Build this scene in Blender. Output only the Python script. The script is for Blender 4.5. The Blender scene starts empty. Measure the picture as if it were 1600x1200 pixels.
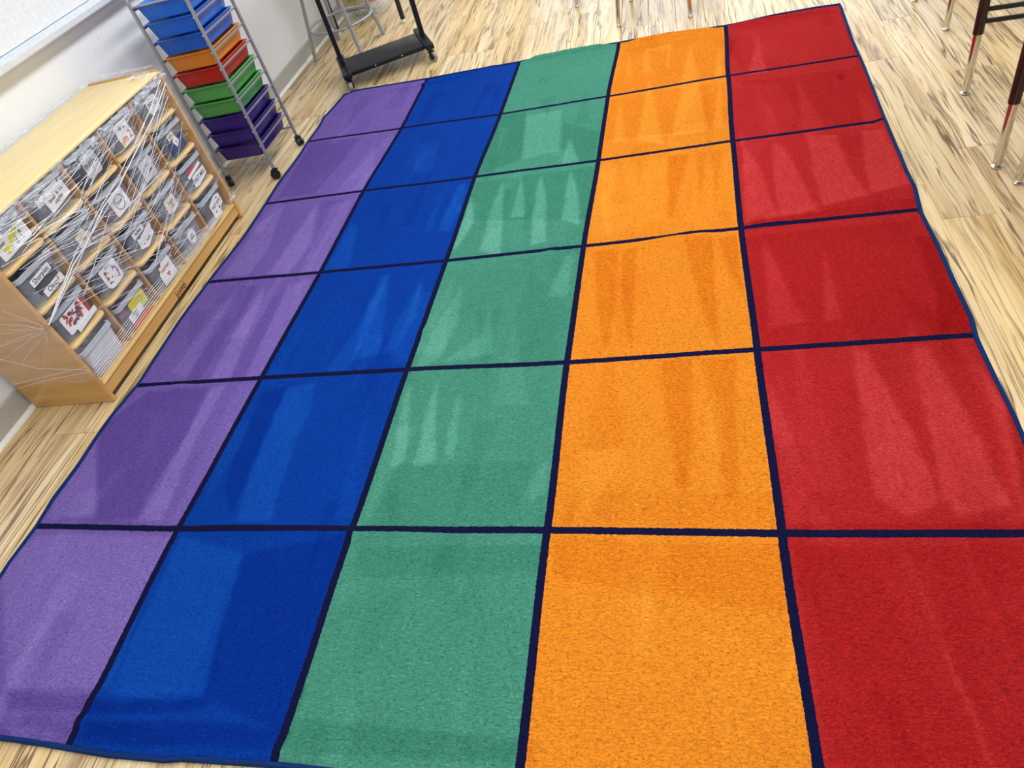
import bpy, bmesh, math, random
from mathutils import Vector, Matrix, noise
random.seed(7)
SC = bpy.context.scene; COL = SC.collection
PI = math.pi
# ---------------- camera ----------------
cam = bpy.data.cameras.new('camera'); cam.sensor_width = 36; cam.lens = 24.617; cam.clip_start = .02
co = bpy.data.objects.new('camera', cam); COL.objects.link(co)
R = Matrix(((0.965, 0.127, -0.231), (-0.069, -0.722, -0.688), (-0.254, 0.68, -0.688)))
R = Matrix(((0.964626, 0.12735, -0.230823), (-0.069272, -0.722361, -0.688037), (-0.254359, 0.679688, -0.687986)))
CAMPOS = (2.42666, -0.38681, 1.482)
mw = Matrix((R[0], -R[1], -R[2])).transposed().to_4x4(); mw.translation = Vector(CAMPOS)
co.matrix_world = mw
SC.camera = co
# ---------------- world, light, exposure ----------------
W = bpy.data.worlds.new('world'); SC.world = W; W.use_nodes = True
W.node_tree.nodes['Background'].inputs[0].default_value = (.75, .85, 1, 1)
W.node_tree.nodes['Background'].inputs[1].default_value = 1.0
SC.view_settings.view_transform = 'Standard'; SC.view_settings.look = 'None'
SC.view_settings.exposure = 0.0; SC.view_settings.gamma = 1; SC.view_settings.use_curve_mapping = False
SC.cycles.transparent_max_bounces = 24
SC.cycles.max_bounces = 8
def area(name, loc, sx, sy, power, color=(1, 1, 1), rot=(0, 0, 0)):
    l = bpy.data.lights.new(name, 'AREA'); l.shape = 'RECTANGLE'; l.size = sx; l.size_y = sy; l.energy = power; l.color = color
    o = bpy.data.objects.new(name, l); COL.objects.link(o); o.location = loc; o.rotation_euler = rot
    return o
ROW_X = (2.0, 5.1); ROW_Y = (-0.9, 1.6, 4.1, 6.6)
CEIL = 2.75
for ix, x in enumerate(ROW_X):
    for y in ROW_Y:
        area('ceiling_lamp_light', (x, y, CEIL - .09), .5, 1.9, (43, 7)[ix], (.955, .98, 1))
area('window_daylight', (3.2, 8.86, 1.6), 4.4, 1.5, 70, (.86, .93, 1), (-PI/2, 0, 0))

# ---------------- helpers ----------------
def srgb(r, g, b):
    f = lambda c: (c/255/12.92) if c/255 <= .04045 else ((c/255+.055)/1.055)**2.4
    return (f(r), f(g), f(b), 1)
class MB:
    def __init__(s): s.v = []; s.f = []; s.m = []
    def add(s, vs, fs, mat=0):
        o = len(s.v); s.v += [tuple(v) for v in vs]; s.f += [tuple(o+i for i in f) for f in fs]; s.m += [mat]*len(fs); return s
    def box(s, c, d, rz=0, mat=0, M=None, taper=None):
        vs = []
        for i in (-1, 1):
            for j in (-1, 1):
                for k in (-1, 1):
                    tx, ty = taper if (taper and k < 0) else (1, 1)
                    p = Vector((i*d[0]/2*tx, j*d[1]/2*ty, k*d[2]/2))
                    if rz: p = Matrix.Rotation(rz, 3, 'Z') @ p
                    if M: p = M @ p
                    vs.append(p+Vector(c))
        return s.add(vs, [(0, 1, 3, 2), (4, 6, 7, 5), (0, 4, 5, 1), (2, 3, 7, 6), (0, 2, 6, 4), (1, 5, 7, 3)], mat)
    def tube(s, pts, r, seg=10, caps=True, closed=False, mat=0):
        pts = [Vector(p) for p in pts]; n = len(pts)
        rs = r if isinstance(r, (list, tuple)) else [r]*n
        prev = None; rings = []
        for i, p in enumerate(pts):
            a = pts[(i-1) % n] if (i > 0 or closed) else p
            b = pts[(i+1) % n] if (i < n-1 or closed) else p
            t = (b-a).normalized()
            if prev is None:
                u = t.cross(Vector((0, 0, 1)));
                if u.length < .05: u = t.cross(Vector((1, 0, 0)))
            else:
                u = prev - t*prev.dot(t)
            u.normalize(); prev = u; w = t.cross(u)
            rings.append([p+(u*math.cos(2*PI*k/seg)+w*math.sin(2*PI*k/seg))*rs[i] for k in range(seg)])
        vs = [v for rr in rings for v in rr]; fs = []
        m = n if closed else n-1
        for i in range(m):
            for k in range(seg):
                a = i*seg+k; b = i*seg+(k+1) % seg; c = ((i+1) % n)*seg+(k+1) % seg; d = ((i+1) % n)*seg+k
                fs.append((a, b, c, d))
        if caps and not closed:
            fs.append(tuple(range(seg))[::-1]); fs.append(tuple((n-1)*seg+k for k in range(seg)))
        return s.add(vs, fs, mat)
    def lathe(s, prof, c, seg=20, axis='Z', mat=0):
        vs = []; fs = []
        for (r, z) in prof:
            for k in range(seg):
                a = 2*PI*k/seg; x, y = r*math.cos(a), r*math.sin(a)
                p = {'Z': (x, y, z), 'X': (z, x, y), 'Y': (x, z, y)}[axis]
                vs.append(Vector(p)+Vector(c))
        for i in range(len(prof)-1):
            for k in range(seg):
                fs.append((i*seg+k, i*seg+(k+1) % seg, (i+1)*seg+(k+1) % seg, (i+1)*seg+k))
        fs.append(tuple(range(seg))[::-1]); fs.append(tuple((len(prof)-1)*seg+k for k in range(seg)))
        return s.add(vs, fs, mat)
    def slab(s, outline, z0, z1, r=0, seg=4, M=None, mat=0):
        """closed outline (ccw) extruded, its rim rounded with radius r"""
        n = len(outline); O = [Vector((p[0], p[1])) for p in outline]; nr = []
        for i in range(n):
            e1 = (O[i]-O[i-1]); e2 = (O[(i+1) % n]-O[i])
            e1.normalize(); e2.normalize()
            n1 = Vector((e1.y, -e1.x)); n2 = Vector((e2.y, -e2.x)); m = n1+n2
            if m.length < 1e-6: m = n1
            m.normalize(); m = m/max(.4, m.dot(n1)); nr.append(m)
        prof = []
        if r > 0:
            for k in range(seg+1):
                a = PI/2*k/seg; prof.append((r*(1-math.sin(a)), z0+r*(1-math.cos(a))))
            for k in range(seg+1):
                a = PI/2*k/seg; prof.append((r*(1-math.cos(a)), z1-r*(1-math.sin(a))))
        else: prof = [(0, z0), (0, z1)]
        vs = []; fs = []
        for ins, z in prof:
            for i in range(n):
                p = O[i]-nr[i]*ins; q = Vector((p.x, p.y, z)); vs.append(M @ q if M else q)
        for j in range(len(prof)-1):
            for i in range(n):
                a = j*n+i; b = j*n+(i+1) % n; fs.append((a, b, b+n, a+n))
        fs.append(tuple(range(n))[::-1]); fs.append(tuple((len(prof)-1)*n+i for i in range(n)))
        return s.add(vs, fs, mat)
    def mesh(s, name, mats, smooth=None):
        me = bpy.data.meshes.new(name); me.from_pydata(s.v, [], s.f)
        for m in (mats if isinstance(mats, (list, tuple)) else [mats]): me.materials.append(m)
        if any(s.m): me.polygons.foreach_set('material_index', s.m)
        bm = bmesh.new(); bm.from_mesh(me); bmesh.ops.recalc_face_normals(bm, faces=bm.faces)
        if smooth is not None:
            for f in bm.faces: f.smooth = True
            for e in bm.edges:
                if len(e.link_faces) == 2 and e.calc_face_angle(0) > math.radians(smooth): e.smooth = False
        bm.to_mesh(me); bm.free(); return me
    def build(s, name, mats, parent=None, smooth=None, loc=None):
        o = bpy.data.objects.new(name, s.mesh(name, mats, smooth)); COL.objects.link(o)
        if parent: o.parent = parent
        if loc: o.location = loc
        return o
def thing(name, label, cat, loc=(0, 0, 0), rz=0, group=None):
    o = bpy.data.objects.new(name, None); COL.objects.link(o); o.location = loc; o.rotation_euler = (0, 0, rz)
    o.empty_display_size = .05; o['label'] = label; o['category'] = cat
    if group: o['group'] = group
    return o
def tag(o, label, cat, group=None):
    o['label'] = label; o['category'] = cat
    if group: o['group'] = group
    return o
def structure(o): o['kind'] = 'structure'; return o
def copy_tree(o, parent=None):
    c = o.copy(); COL.objects.link(c); c.parent = parent
    for ch in o.children: copy_tree(ch, c)
    return c
def rounded(x0, y0, x1, y1, r, seg=5):
    rs = r if isinstance(r, (list, tuple)) else (r,)*4   # corners: x0y0, x1y0, x1y1, x0y1
    out = []
    for (cx, cy, a0, q) in ((x0, y0, PI, rs[0]), (x1, y0, 1.5*PI, rs[1]), (x1, y1, 0, rs[2]), (x0, y1, .5*PI, rs[3])):
        sx = 1 if cx == x0 else -1; sy = 1 if cy == y0 else -1
        if q <= 0: out.append((cx, cy)); continue
        for k in range(seg+1):
            a = a0+PI/2*k/seg; out.append((cx+sx*q+q*math.cos(a), cy+sy*q+q*math.sin(a)))
    return out
_texts = {}
def lettering(txt, size, mat, parent, M, name='lettering', squash=1, thick=.0002):
    cu = bpy.data.curves.new('t', 'FONT'); cu.body = txt; cu.size = size; cu.align_x = 'CENTER'; cu.align_y = 'CENTER'
    cu.extrude = thick; cu.resolution_u = 2; cu.space_line = .85; cu.offset = size*.012
    t = bpy.data.objects.new('t', cu); COL.objects.link(t)
    dg = bpy.context.evaluated_depsgraph_get()
    me = bpy.data.meshes.new_from_object(t.evaluated_get(dg)); bpy.data.objects.remove(t); bpy.data.curves.remove(cu)
    me.transform(M @ Matrix.Diagonal((squash, 1, 1, 1))); me.materials.clear(); me.materials.append(mat)
    o = bpy.data.objects.new(name, me); COL.objects.link(o); o.parent = parent; return o

# ---------------- materials ----------------
class NT:
    def __init__(s, name):
        s.m = bpy.data.materials.new(name); s.m.use_nodes = True; s.t = s.m.node_tree; s.p = s.t.nodes['Principled BSDF']; s.out = s.t.nodes['Material Output']
    def n(s, ty, ins=None, **kw):
        nd = s.t.nodes.new(ty)
        for k, v in kw.items(): setattr(nd, k, v)
        for k, v in (ins or {}).items():
            if hasattr(v, 'is_output') or isinstance(v, bpy.types.NodeSocket): s.t.links.new(v, nd.inputs[k])
            else: nd.inputs[k].default_value = v
        return nd
    def math(s, op, a, b=0, c=None):
        ins = {0: a, 1: b}
        if c is not None: ins[2] = c
        return s.n('ShaderNodeMath', ins, operation=op).outputs[0]
    def mix(s, f, a, b, blend='MIX'):
        nd = s.n('ShaderNodeMix', data_type='RGBA', blend_type=blend)
        for i, v in ((0, f), (6, a), (7, b)):
            if isinstance(v, bpy.types.NodeSocket): s.t.links.new(v, nd.inputs[i])
            else: nd.inputs[i].default_value = v
        return nd.outputs[2]
    def ramp(s, fac, stops, interp='LINEAR'):
        nd = s.n('ShaderNodeValToRGB', {0: fac}); cr = nd.color_ramp; cr.interpolation = interp
        while len(cr.elements) < len(stops): cr.elements.new(.5)
        for e, (p, c) in zip(cr.elements, stops):
            e.position = p; e.color = c if isinstance(c, (tuple, list)) else (c, c, c, 1)
        return nd.outputs[0]
    def noise(s, vec, scale, detail=3, rough=.5, dist=0):
        return s.n('ShaderNodeTexNoise', {'Vector': vec, 'Scale': scale, 'Detail': detail, 'Roughness': rough, 'Distortion': dist}).outputs[0]
    def vmap(s, vec, scale, loc=(0, 0, 0)):
        return s.n('ShaderNodeMapping', {'Vector': vec, 'Scale': scale, 'Location': loc}).outputs[0]
    def bump(s, h, strength, dist=.002):
        b = s.n('ShaderNodeBump', {'Height': h, 'Strength': strength, 'Distance': dist}); s.t.links.new(b.outputs[0], s.p.inputs['Normal'])
    def set(s, **kw):
        for k, v in kw.items():
            i = s.p.inputs[k.replace('_', ' ')]
            if isinstance(v, bpy.types.NodeSocket): s.t.links.new(v, i)
            else: i.default_value = v
        return s.m
def plain(name, col, rough=.5, metal=0, grain=0, gscale=60, bump=0, spec=.5, **kw):
    n = NT(name); c = srgb(*col)
    pos = n.n('ShaderNodeTexCoord').outputs['Object']
    nz = n.noise(pos, gscale, 3)
    g = grain or .05
    lo = tuple(v*(1-g) for v in c[:3])+(1,); hi = tuple(min(1, v*(1+g)) for v in c[:3])+(1,)
    n.set(Base_Color=n.ramp(nz, [(.3, lo), (.7, hi)]), Roughness=rough, Metallic=metal, **kw)
    n.p.inputs['Specular IOR Level'].default_value = spec
    if bump: n.bump(nz, bump)
    return n.m
def see_through(name, col, alpha, rough=.25, streak=None, spec=.5):
    n = NT(name)
    n.set(Base_Color=srgb(*col), Roughness=rough)
    n.p.inputs['Specular IOR Level'].default_value = spec
    pos = n.n('ShaderNodeTexCoord').outputs['Object']
    if streak:
        s1 = n.noise(n.vmap(pos, streak), 1, 4, .6, .6)
        n.set(Alpha=n.ramp(s1, [(.38, alpha[0]), (.62, (alpha[0]+alpha[1])/2.4), (.78, alpha[1])]))
        n.bump(s1, .6, .004)
    else:
        s1 = n.noise(pos, 25, 3)
        n.set(Alpha=n.ramp(s1, [(.35, alpha*.9), (.65, min(1, alpha*1.12))]))
    return n.m

def floor_material():
    n = NT('plank_wood'); g = n.n('ShaderNodeNewGeometry').outputs['Position']
    rnd = n.n('ShaderNodeObjectInfo').outputs['Random']
    off = n.n('ShaderNodeCombineXYZ', {0: n.math('MULTIPLY', rnd, 37.3), 1: n.math('MULTIPLY', rnd, 91.7), 2: n.math('MULTIPLY', rnd, 13.1)}).outputs[0]
    p = n.n('ShaderNodeVectorMath', {0: g, 1: off}, operation='ADD').outputs[0]
    warp = n.noise(n.vmap(p, (5, 1.6, 1)), 1, 2, .5)
    w2 = n.n('ShaderNodeVectorMath', {0: p, 1: n.n('ShaderNodeCombineXYZ', {0: n.math('MULTIPLY', n.math('SUBTRACT', warp, .5), .04)}).outputs[0]}, operation='ADD').outputs[0]
    broad = n.noise(n.vmap(w2, (13, .8, 1)), 1, 5, .62, .15)
    fine = n.noise(n.vmap(w2, (95, 3.2, 1)), 1, 4, .6, .1)
    veins = n.noise(n.vmap(w2, (30, 1.1, 1), (7, 3, 0)), 1, 3, .5, .3)
    mid = n.noise(n.vmap(w2, (44, 1.8, 1), (2, 9, 0)), 1, 4, .6, .15)
    base = n.ramp(broad, [(.28, srgb(160, 126, 84)), (.38, srgb(196, 167, 120)), (.5, srgb(216, 191, 145)), (.62, srgb(226, 204, 160)), (.75, srgb(212, 182, 130))])
    base = n.mix(n.ramp(mid, [(.36, .36), (.46, 0.), (1, 0.)]), base, srgb(150, 118, 80))
    base = n.mix(n.ramp(mid, [(.58, 0.), (.70, .35)]), base, srgb(238, 220, 182))
    base = n.mix(n.ramp(fine, [(.35, .6), (.44, 0.), (1, 0.)]), base, srgb(122, 92, 62))
    v = n.math('ABSOLUTE', n.math('SUBTRACT', veins, .47))
    patch = n.ramp(n.noise(n.vmap(p, (6, 1.4, 1)), 1, 2), [(.34, .15), (.52, 1.)])
    vm = n.math('MULTIPLY', n.ramp(v, [(.0, .95), (.014, .65), (.03, 0.)]), patch)
    base = n.mix(vm, base, srgb(98, 68, 42))
    dark = n.ramp(n.noise(n.vmap(w2, (9, .9, 1), (3, 5, 0)), 1, 4, .65, .4), [(.61, 0.), (.70, .8)])
    base = n.mix(dark, base, srgb(118, 90, 64))
    vor = n.n('ShaderNodeTexVoronoi', {'Vector': n.vmap(w2, (7.5, 2.6, 1)), 'Scale': 1.0})
    kn = n.ramp(vor.outputs[0], [(0., 1.), (.05, .75), (.11, 0.)])
    base = n.mix(n.math('MULTIPLY', kn, .8), base, srgb(84, 60, 42))
    tone = n.n('ShaderNodeHueSaturation', {'Saturation': n.math('MULTIPLY_ADD', rnd, .2, .93), 'Value': n.math('MULTIPLY_ADD', n.math('FRACT', n.math('MULTIPLY', rnd, 7.3)), .17, .86), 'Color': base}).outputs[0]
    n.set(Base_Color=tone, Roughness=n.ramp(fine, [(.3, .42), (.7, .3)])); n.bump(fine, .12, .001)
    return n.m
def rug_material():
    n = NT('rug_pile'); uv = n.n('ShaderNodeUVMap', uv_map='UVMap').outputs[0]
    sp = n.n('ShaderNodeSeparateXYZ', {0: uv}); u, v = sp.outputs[0], sp.outputs[1]
    geo = n.n('ShaderNodeNewGeometry').outputs['Position']
    wob = n.math('MULTIPLY', n.math('SUBTRACT', n.noise(geo, 120, 2), .5), .009)
    uu = n.math('ADD', u, wob); vv = n.math('ADD', v, wob)
    cols = [srgb(*c) for c in ((119, 96, 176), (7, 62, 162), (76, 150, 127), (246, 146, 40), (186, 40, 41))]
    base = n.ramp(n.math('DIVIDE', uu, 5.), [(i/5, c) for i, c in enumerate(cols)], 'CONSTANT')
    nap_sheen = n.n('ShaderNodeAttribute', attribute_name='nap_sheen').outputs['Fac']  # sheen of the vacuumed pile, painted into the rug colour
    nap_sheen = n.math('MULTIPLY', nap_sheen, n.math('MULTIPLY_ADD', n.noise(n.vmap(geo, (60, 14, 1)), 1, 3, .6), 1.0, .5))
    clump = n.noise(n.vmap(geo, (55, 95, 1)), 1, 3, .6, .5)
    drift = n.noise(n.vmap(geo, (1.3, 2.2, 1)), 1, 3, .6)
    val = n.math('ADD', n.math('MULTIPLY', nap_sheen, .10), n.math('ADD', n.math('MULTIPLY_ADD', drift, .26, .70), n.math('MULTIPLY', clump, .34)))
    tuft = n.noise(n.vmap(geo, (120, 215, 1)), 1, 3, .7, .9)
    fuzz = n.noise(geo, 900, 2)
    yarn = n.noise(n.vmap(geo, (40, 300, 1)), 1, 2, .5)
    tx = n.math('ADD', n.math('MULTIPLY_ADD', n.ramp(tuft, [(.3, 0.), (.46, .62), (.58, .78), (.72, 1.25)]), .74, .50), n.math('MULTIPLY_ADD', yarn, .12, -.03))
    tx = n.math('MULTIPLY', tx, n.math('MULTIPLY_ADD', fuzz, .5, .77))
    val = n.math('MULTIPLY', val, tx)
    base = n.n('ShaderNodeGamma', {0: base, 1: n.math('SUBTRACT', 1.0, n.math('MULTIPLY', nap_sheen, .13))}).outputs[0]
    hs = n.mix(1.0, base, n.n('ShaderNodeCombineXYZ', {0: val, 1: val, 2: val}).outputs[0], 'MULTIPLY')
    def line(x, lo, hi, w):
        d = n.math('ABSOLUTE', n.math('SUBTRACT', x, n.math('ROUND', x)))
        inside = n.math('LESS_THAN', d, w)
        r = n.math('MULTIPLY', n.math('GREATER_THAN', x, lo), n.math('LESS_THAN', x, hi))
        return n.math('MULTIPLY', inside, r)
    ln = n.math('MAXIMUM', line(uu, .5, 4.5, .0185), line(vv, .5, 5.5, .0165))
    navy = n.mix(fuzz, srgb(12, 14, 46), srgb(28, 30, 76))
    n.set(Base_Color=n.mix(ln, hs, navy), Roughness=.95)
    n.p.inputs['Specular IOR Level'].default_value = .04
    n.bump(n.math('ADD', n.math('ADD', tuft, n.math('MULTIPLY', fuzz, .3)), n.math('MULTIPLY', clump, .8)), 1.0, .009)
    return n.m
def wood(name, light, dark, scale=(3, 40, 40), rough=.35):
    n = NT(name); p = n.n('ShaderNodeTexCoord').outputs['Object']
    a = n.noise(n.vmap(p, scale), 1, 4, .6, .5); b = n.noise(p, 5, 3)
    c = n.ramp(a, [(.3, srgb(*dark)), (.65, srgb(*light))])
    c = n.mix(n.ramp(b, [(.4, 0.), (.7, .35)]), c, srgb(*light))
    sp = n.n('ShaderNodeTexVoronoi', {'Vector': n.vmap(p, (16, 16, 16)), 'Scale': 1.}).outputs[0]
    c = n.mix(n.ramp(sp, [(0., .5), (.035, 0.)]), c, srgb(110, 75, 45))
    n.set(Base_Color=c, Roughness=rough); n.bump(a, .05, .001); return n.m
def wall_material(name, col, mottled=.04):
    n = NT(name); p = n.n('ShaderNodeNewGeometry').outputs['Position']
    a = n.noise(p, 70, 4, .6); b = n.noise(p, 1.5, 3)
    c = srgb(*col); c2 = tuple(v*(1-mottled) for v in c[:3])+(1,)
    cc = n.ramp(b, [(.3, c2), (.7, c)])
    s1 = n.ramp(n.noise(p, 42, 3, .7, 1.), [(.66, 0.), (.70, .28)])
    zone = n.ramp(n.noise(n.vmap(p, (1, 3.2, 5), (0, .35, .1)), 1, 1), [(.56, 0.), (.62, 1.)])
    cc = n.mix(n.math('MULTIPLY', s1, zone), cc, srgb(120, 120, 118))
    n.set(Base_Color=cc, Roughness=.6); n.bump(a, .12, .001); return n.m
M_floor = floor_material(); M_rug = rug_material()
M_wall = wall_material('wall_paint', (232, 236, 241)); M_ceil = wall_material('ceiling_paint', (206, 206, 204))
M_base = plain('baseboard_vinyl', (178, 176, 170), .5); M_shoe = plain('shoe_moulding_paint', (232, 232, 228), .4)
M_bind = plain('rug_binding_yarn', (12, 42, 92), .9, grain=.35, gscale=400, bump=.5, spec=.1)
M_back = plain('rug_backing', (120, 110, 95), .9)
M_birchT = wood('birch_top_lit', (246, 224, 168), (234, 206, 144), (40, 3, 40)); M_birchS = wood('birch_side_shaded', (204, 160, 96), (188, 142, 78), (3, 3, 30))  # same birch: top painted lighter, sides darker where less light falls
M_birchI = wood('birch_inside_shaded', (190, 144, 84), (168, 122, 66), (30, 30, 3)); M_birchE = wood('birch_edge_lit', (232, 198, 128), (214, 174, 104), (40, 2, 40), .25)  # same birch again: shade painted into the inside, lit tone on the edges
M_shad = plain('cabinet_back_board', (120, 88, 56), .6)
M_tray = see_through('tray_plastic', (186, 194, 204), .17, .2); M_rim = see_through('tray_rim_plastic', (206, 214, 222), .55, .2)
M_paper = plain('white_paper', (236, 236, 234), .6, gscale=200); M_cream = plain('cream_card', (226, 214, 192), .7); M_gpaper = plain('grey_paper', (196, 198, 198), .7)
M_ink = plain('black_ink', (20, 20, 22), .6); M_red = plain('red_ink', (206, 34, 38), .6); M_yel = plain('yellow_paper', (214, 204, 52), .6)
M_orange = plain('orange_ink', (226, 92, 40), .6); M_blue = plain('blue_ink', (44, 98, 180), .6); M_maroon = plain('maroon_ink', (112, 28, 40), .6); M_greenI = plain('green_ink', (60, 130, 80), .6); M_grey = plain('grey_ink', (120, 122, 128), .6)
M_silver = plain('silver_tube', (158, 162, 168), .38, .55, spec=.5); M_chrome = plain('chrome', (214, 210, 202), .12, 1.); M_caster = plain('black_rubber', (22, 22, 24), .5)
M_black = plain('black_steel', (13, 17, 27), .42, 0, spec=.35); M_brown = plain('dark_brown_steel', (30, 18, 18), .25, spec=.6)
M_greyw = plain('grey_wheel_rubber', (150, 146, 138), .6); M_hub = plain('dark_hub', (46, 46, 44), .5)
M_seat = plain('navy_plastic', (28, 42, 78), .5); M_desk = wood('desk_laminate', (206, 188, 158), (190, 168, 134))
M_board = plain('whiteboard_enamel', (236, 240, 243), .18, spec=.6); M_alu = plain('aluminium', (230, 236, 242), .35, .3)

# ---------------- room shell ----------------
WX = -.035
def solid(name, lo, hi, mat):
    c = [(a+b)/2 for a, b in zip(lo, hi)]; d = [b-a for a, b in zip(lo, hi)]
    return structure(MB().box(c, d).build(name, mat))
floor_o = solid('floor', (WX, -3.0, -.10), (7.5, 9.0, -.009), M_floor)
solid('wall_left', (WX-.12, -3.0, -.1), (WX, 9.0, CEIL), M_wall)
solid('wall_right', (7.5, -3.0, -.1), (7.62, 9.0, CEIL), M_wall)
solid('wall_front', (WX, -3.12, -.1), (7.5, -3.0, CEIL), M_wall)
solid('ceiling', (WX, -3.0, CEIL), (7.5, 9.0, CEIL+.1), M_ceil)
wb = MB()
for lo, hi in (((WX, 9., -.1), (.9, 9.12, CEIL)), ((5.5, 9., -.1), (7.5, 9.12, CEIL)), ((.9, 9., -.1), (5.5, 9.12, .8)), ((.9, 9., 2.4), (5.5, 9.12, CEIL))):
    wb.box([(a+b)/2 for a, b in zip(lo, hi)], [b-a for a, b in zip(lo, hi)])
structure(wb.build('wall_back', M_wall))
wn = MB()
for x in (.93, 2.43, 3.97, 5.47): wn.box((x, 9.06, 1.6), (.06, .06, 1.6))
for z in (.83, 2.37): wn.box((3.2, 9.06, z), (4.6, .06, .06))
wnd = structure(wn.build('window_1', M_alu))
MB().box((3.2, 9.07, 1.6), (4.5, .006, 1.5)).build('pane', see_through('window_glass', (210, 225, 235), .12, .05), wnd)
# baseboard with its shoe moulding
bb = MB(); prof = [(WX, 0), (WX+.008, 0), (WX+.008, .094), (WX+.004, .1), (WX, .1)]
vs = [(x, y, z) for y in (-3., 9.) for x, z in prof]; k = len(prof)
bb.add(vs, [tuple(range(k)), tuple(range(k, 2*k))]+[(i, (i+1) % k, k+(i+1) % k, k+i) for i in range(k)])
bo = structure(bb.build('baseboard_left', M_base))
sh = MB(); prof = [(WX+.0085, .0005), (WX+.024, .0005)]+[(WX+.0085+.0155*math.cos(a*PI/12), .0005+.0155*math.sin(a*PI/12)) for a in range(1, 7)]
k = len(prof); vs = [(x, y, z) for y in (-3., 9.) for x, z in prof]
sh.add(vs, [tuple(range(k)), tuple(range(k, 2*k))]+[(i, (i+1) % k, k+(i+1) % k, k+i) for i in range(k)])
sh.build('shoe_moulding', M_shoe, bo, 50)
# floor planks, laid parallel to the left wall
PW, PL = .1515, 1.2075
joint = {0: 1.672, 1: 2.076, 2: 2.665, -1: 1.88, -6: 3.76, -10: 4.343, -20: .987, -19: .987}
RO = Vector((.480, 3.655)); RS = Vector((2.742, -.081))/5; RT = Vector((-.108, -3.666))/6
def to_rug(x, y):
    d = Vector((x, y))-RO; det = RS.x*RT.y-RS.y*RT.x
    return (d.x*RT.y-d.y*RT.x)/det, (RS.x*d.y-RS.y*d.x)/det
pm = {}
def plank_mesh(w, l):
    key = (round(w, 4), round(l, 3))
    if key not in pm:
        g = .0005; b = .0014; mb = MB(); vs = []
        for z, i in ((-.0085, g), (-b, g), (0, g+b)):
            vs += [(i, i, z), (w-i, i, z), (w-i, l-i, z), (i, l-i, z)]
        fs = [(3, 2, 1, 0), (8, 9, 10, 11)]
        for q in (0, 4):
            for i in range(4): fs.append((q+i, q+(i+1) % 4, q+4+(i+1) % 4, q+4+i))
        mb.add(vs, fs); pm[key] = mb.mesh('plank', M_floor)
    return pm[key]
rr = random.Random(3)
for c in range(-22, 13):
    x0 = 3.214+c*PW; x1 = x0+PW; x0 = max(x0, WX+.001)
    if x1 < WX+.02: continue
    j = joint.get(c, rr.random()*PL); j -= PL*math.ceil((j+.9)/PL)
    y = j
    while y < 6.6:
        cs = [to_rug(a, b) for a in (x0, x1) for b in (y, y+PL)]
        hidden = all(.12 < s < 4.88 and .12 < t < 5.88 for s, t in cs)
        far = (x0 > 4.1 and y < 1.2) or y > 6.0 or (x0 > 4.6) 
        if not hidden and not far:
            o = bpy.data.objects.new('plank', plank_mesh(x1-x0, PL)); COL.objects.link(o); o.parent = floor_o; o.location = (x0, y, 0)
        y += PL

# measured rug outline, painted pile sheen, creases and film strands (metres / rug squares)
GRID=[[[0.0421,0.0834],[0.0109,0.0554],[0.0269,0.0551],[0.0425,0.0136],[0.0487,0.0868],[0.036,0.0604]],[[0.0444,-0.0045],[0.024,0.028],[0.0247,0.0647],[0.0088,0.0534],[0.0194,0.0345],[0.0066,0.0515]],[[0.0178,0.0114],[-0.0108,0.0213],[-0.0032,0.0386],[0.0048,0.0418],[-0.0042,0.0304],[-0.0064,0.0316]],[[0.0426,0.0129],[0.0024,0.0317],[0.0105,0.0486],[-0.0119,0.0431],[-0.0138,0.027],[-0.0197,0.0257]],[[0.0465,0.0185],[-0.0026,0.0136],[0.0125,0.0152],[-0.0091,0.0319],[-0.0019,0.0193],[-0.0078,0.0063]],[[0.0449,0.0113],[-0.0013,0.0178],[0.0276,0.0117],[0.0129,0.0056],[0.013,0.0098],[0.0,0.0]],[[0.0,-0.0214],[0.0465,-0.0214],[0.0498,-0.0455],[0.036,0.0028],[0.042,0.0049],[0.03,0.0]]]
EDGE_L=[[0.061,0.0294],[0.506,-0.0218],[0.726,-0.0034],[1.026,-0.0048],[1.267,0.011],[1.745,0.0013],[2.027,0.0207],[2.501,0.0366],[2.947,0.0042],[3.406,-0.0098],[3.977,0.0269],[4.256,-0.0092],[4.363,-0.0107],[4.612,0.0048],[4.829,-0.0029],[4.999,0.019],[5.219,0.0099],[5.306,0.0178]]
EDGE_R=[[0.038,0.0404],[0.719,0.0182],[1.036,0.0196],[1.518,0.0117],[1.949,0.0032],[2.332,-0.0007],[2.598,0.0016],[2.784,0.0099],[3.027,-0.0119],[3.311,0.0013],[3.705,0.0062],[3.881,0.0124],[4.014,-0.0029],[4.258,0.0027],[4.471,0.012],[4.595,0.0125]]
EDGE_T=[[0.029,0.0615],[0.122,0.0064],[1.007,0.0354],[1.541,0.0262],[2.019,0.0324],[2.469,-0.0227],[2.996,0.0022],[3.463,-0.0083],[3.758,0.0368],[4.038,0.0599],[4.413,0.0145],[4.78,0.0135],[5.04,0.0385]]
EDGE_B=[[0.658,-0.0196],[0.888,-0.0162],[1.222,-0.0062],[1.506,-0.0117],[1.579,-0.0219],[1.805,-0.0298],[2.057,-0.0382]]
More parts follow.
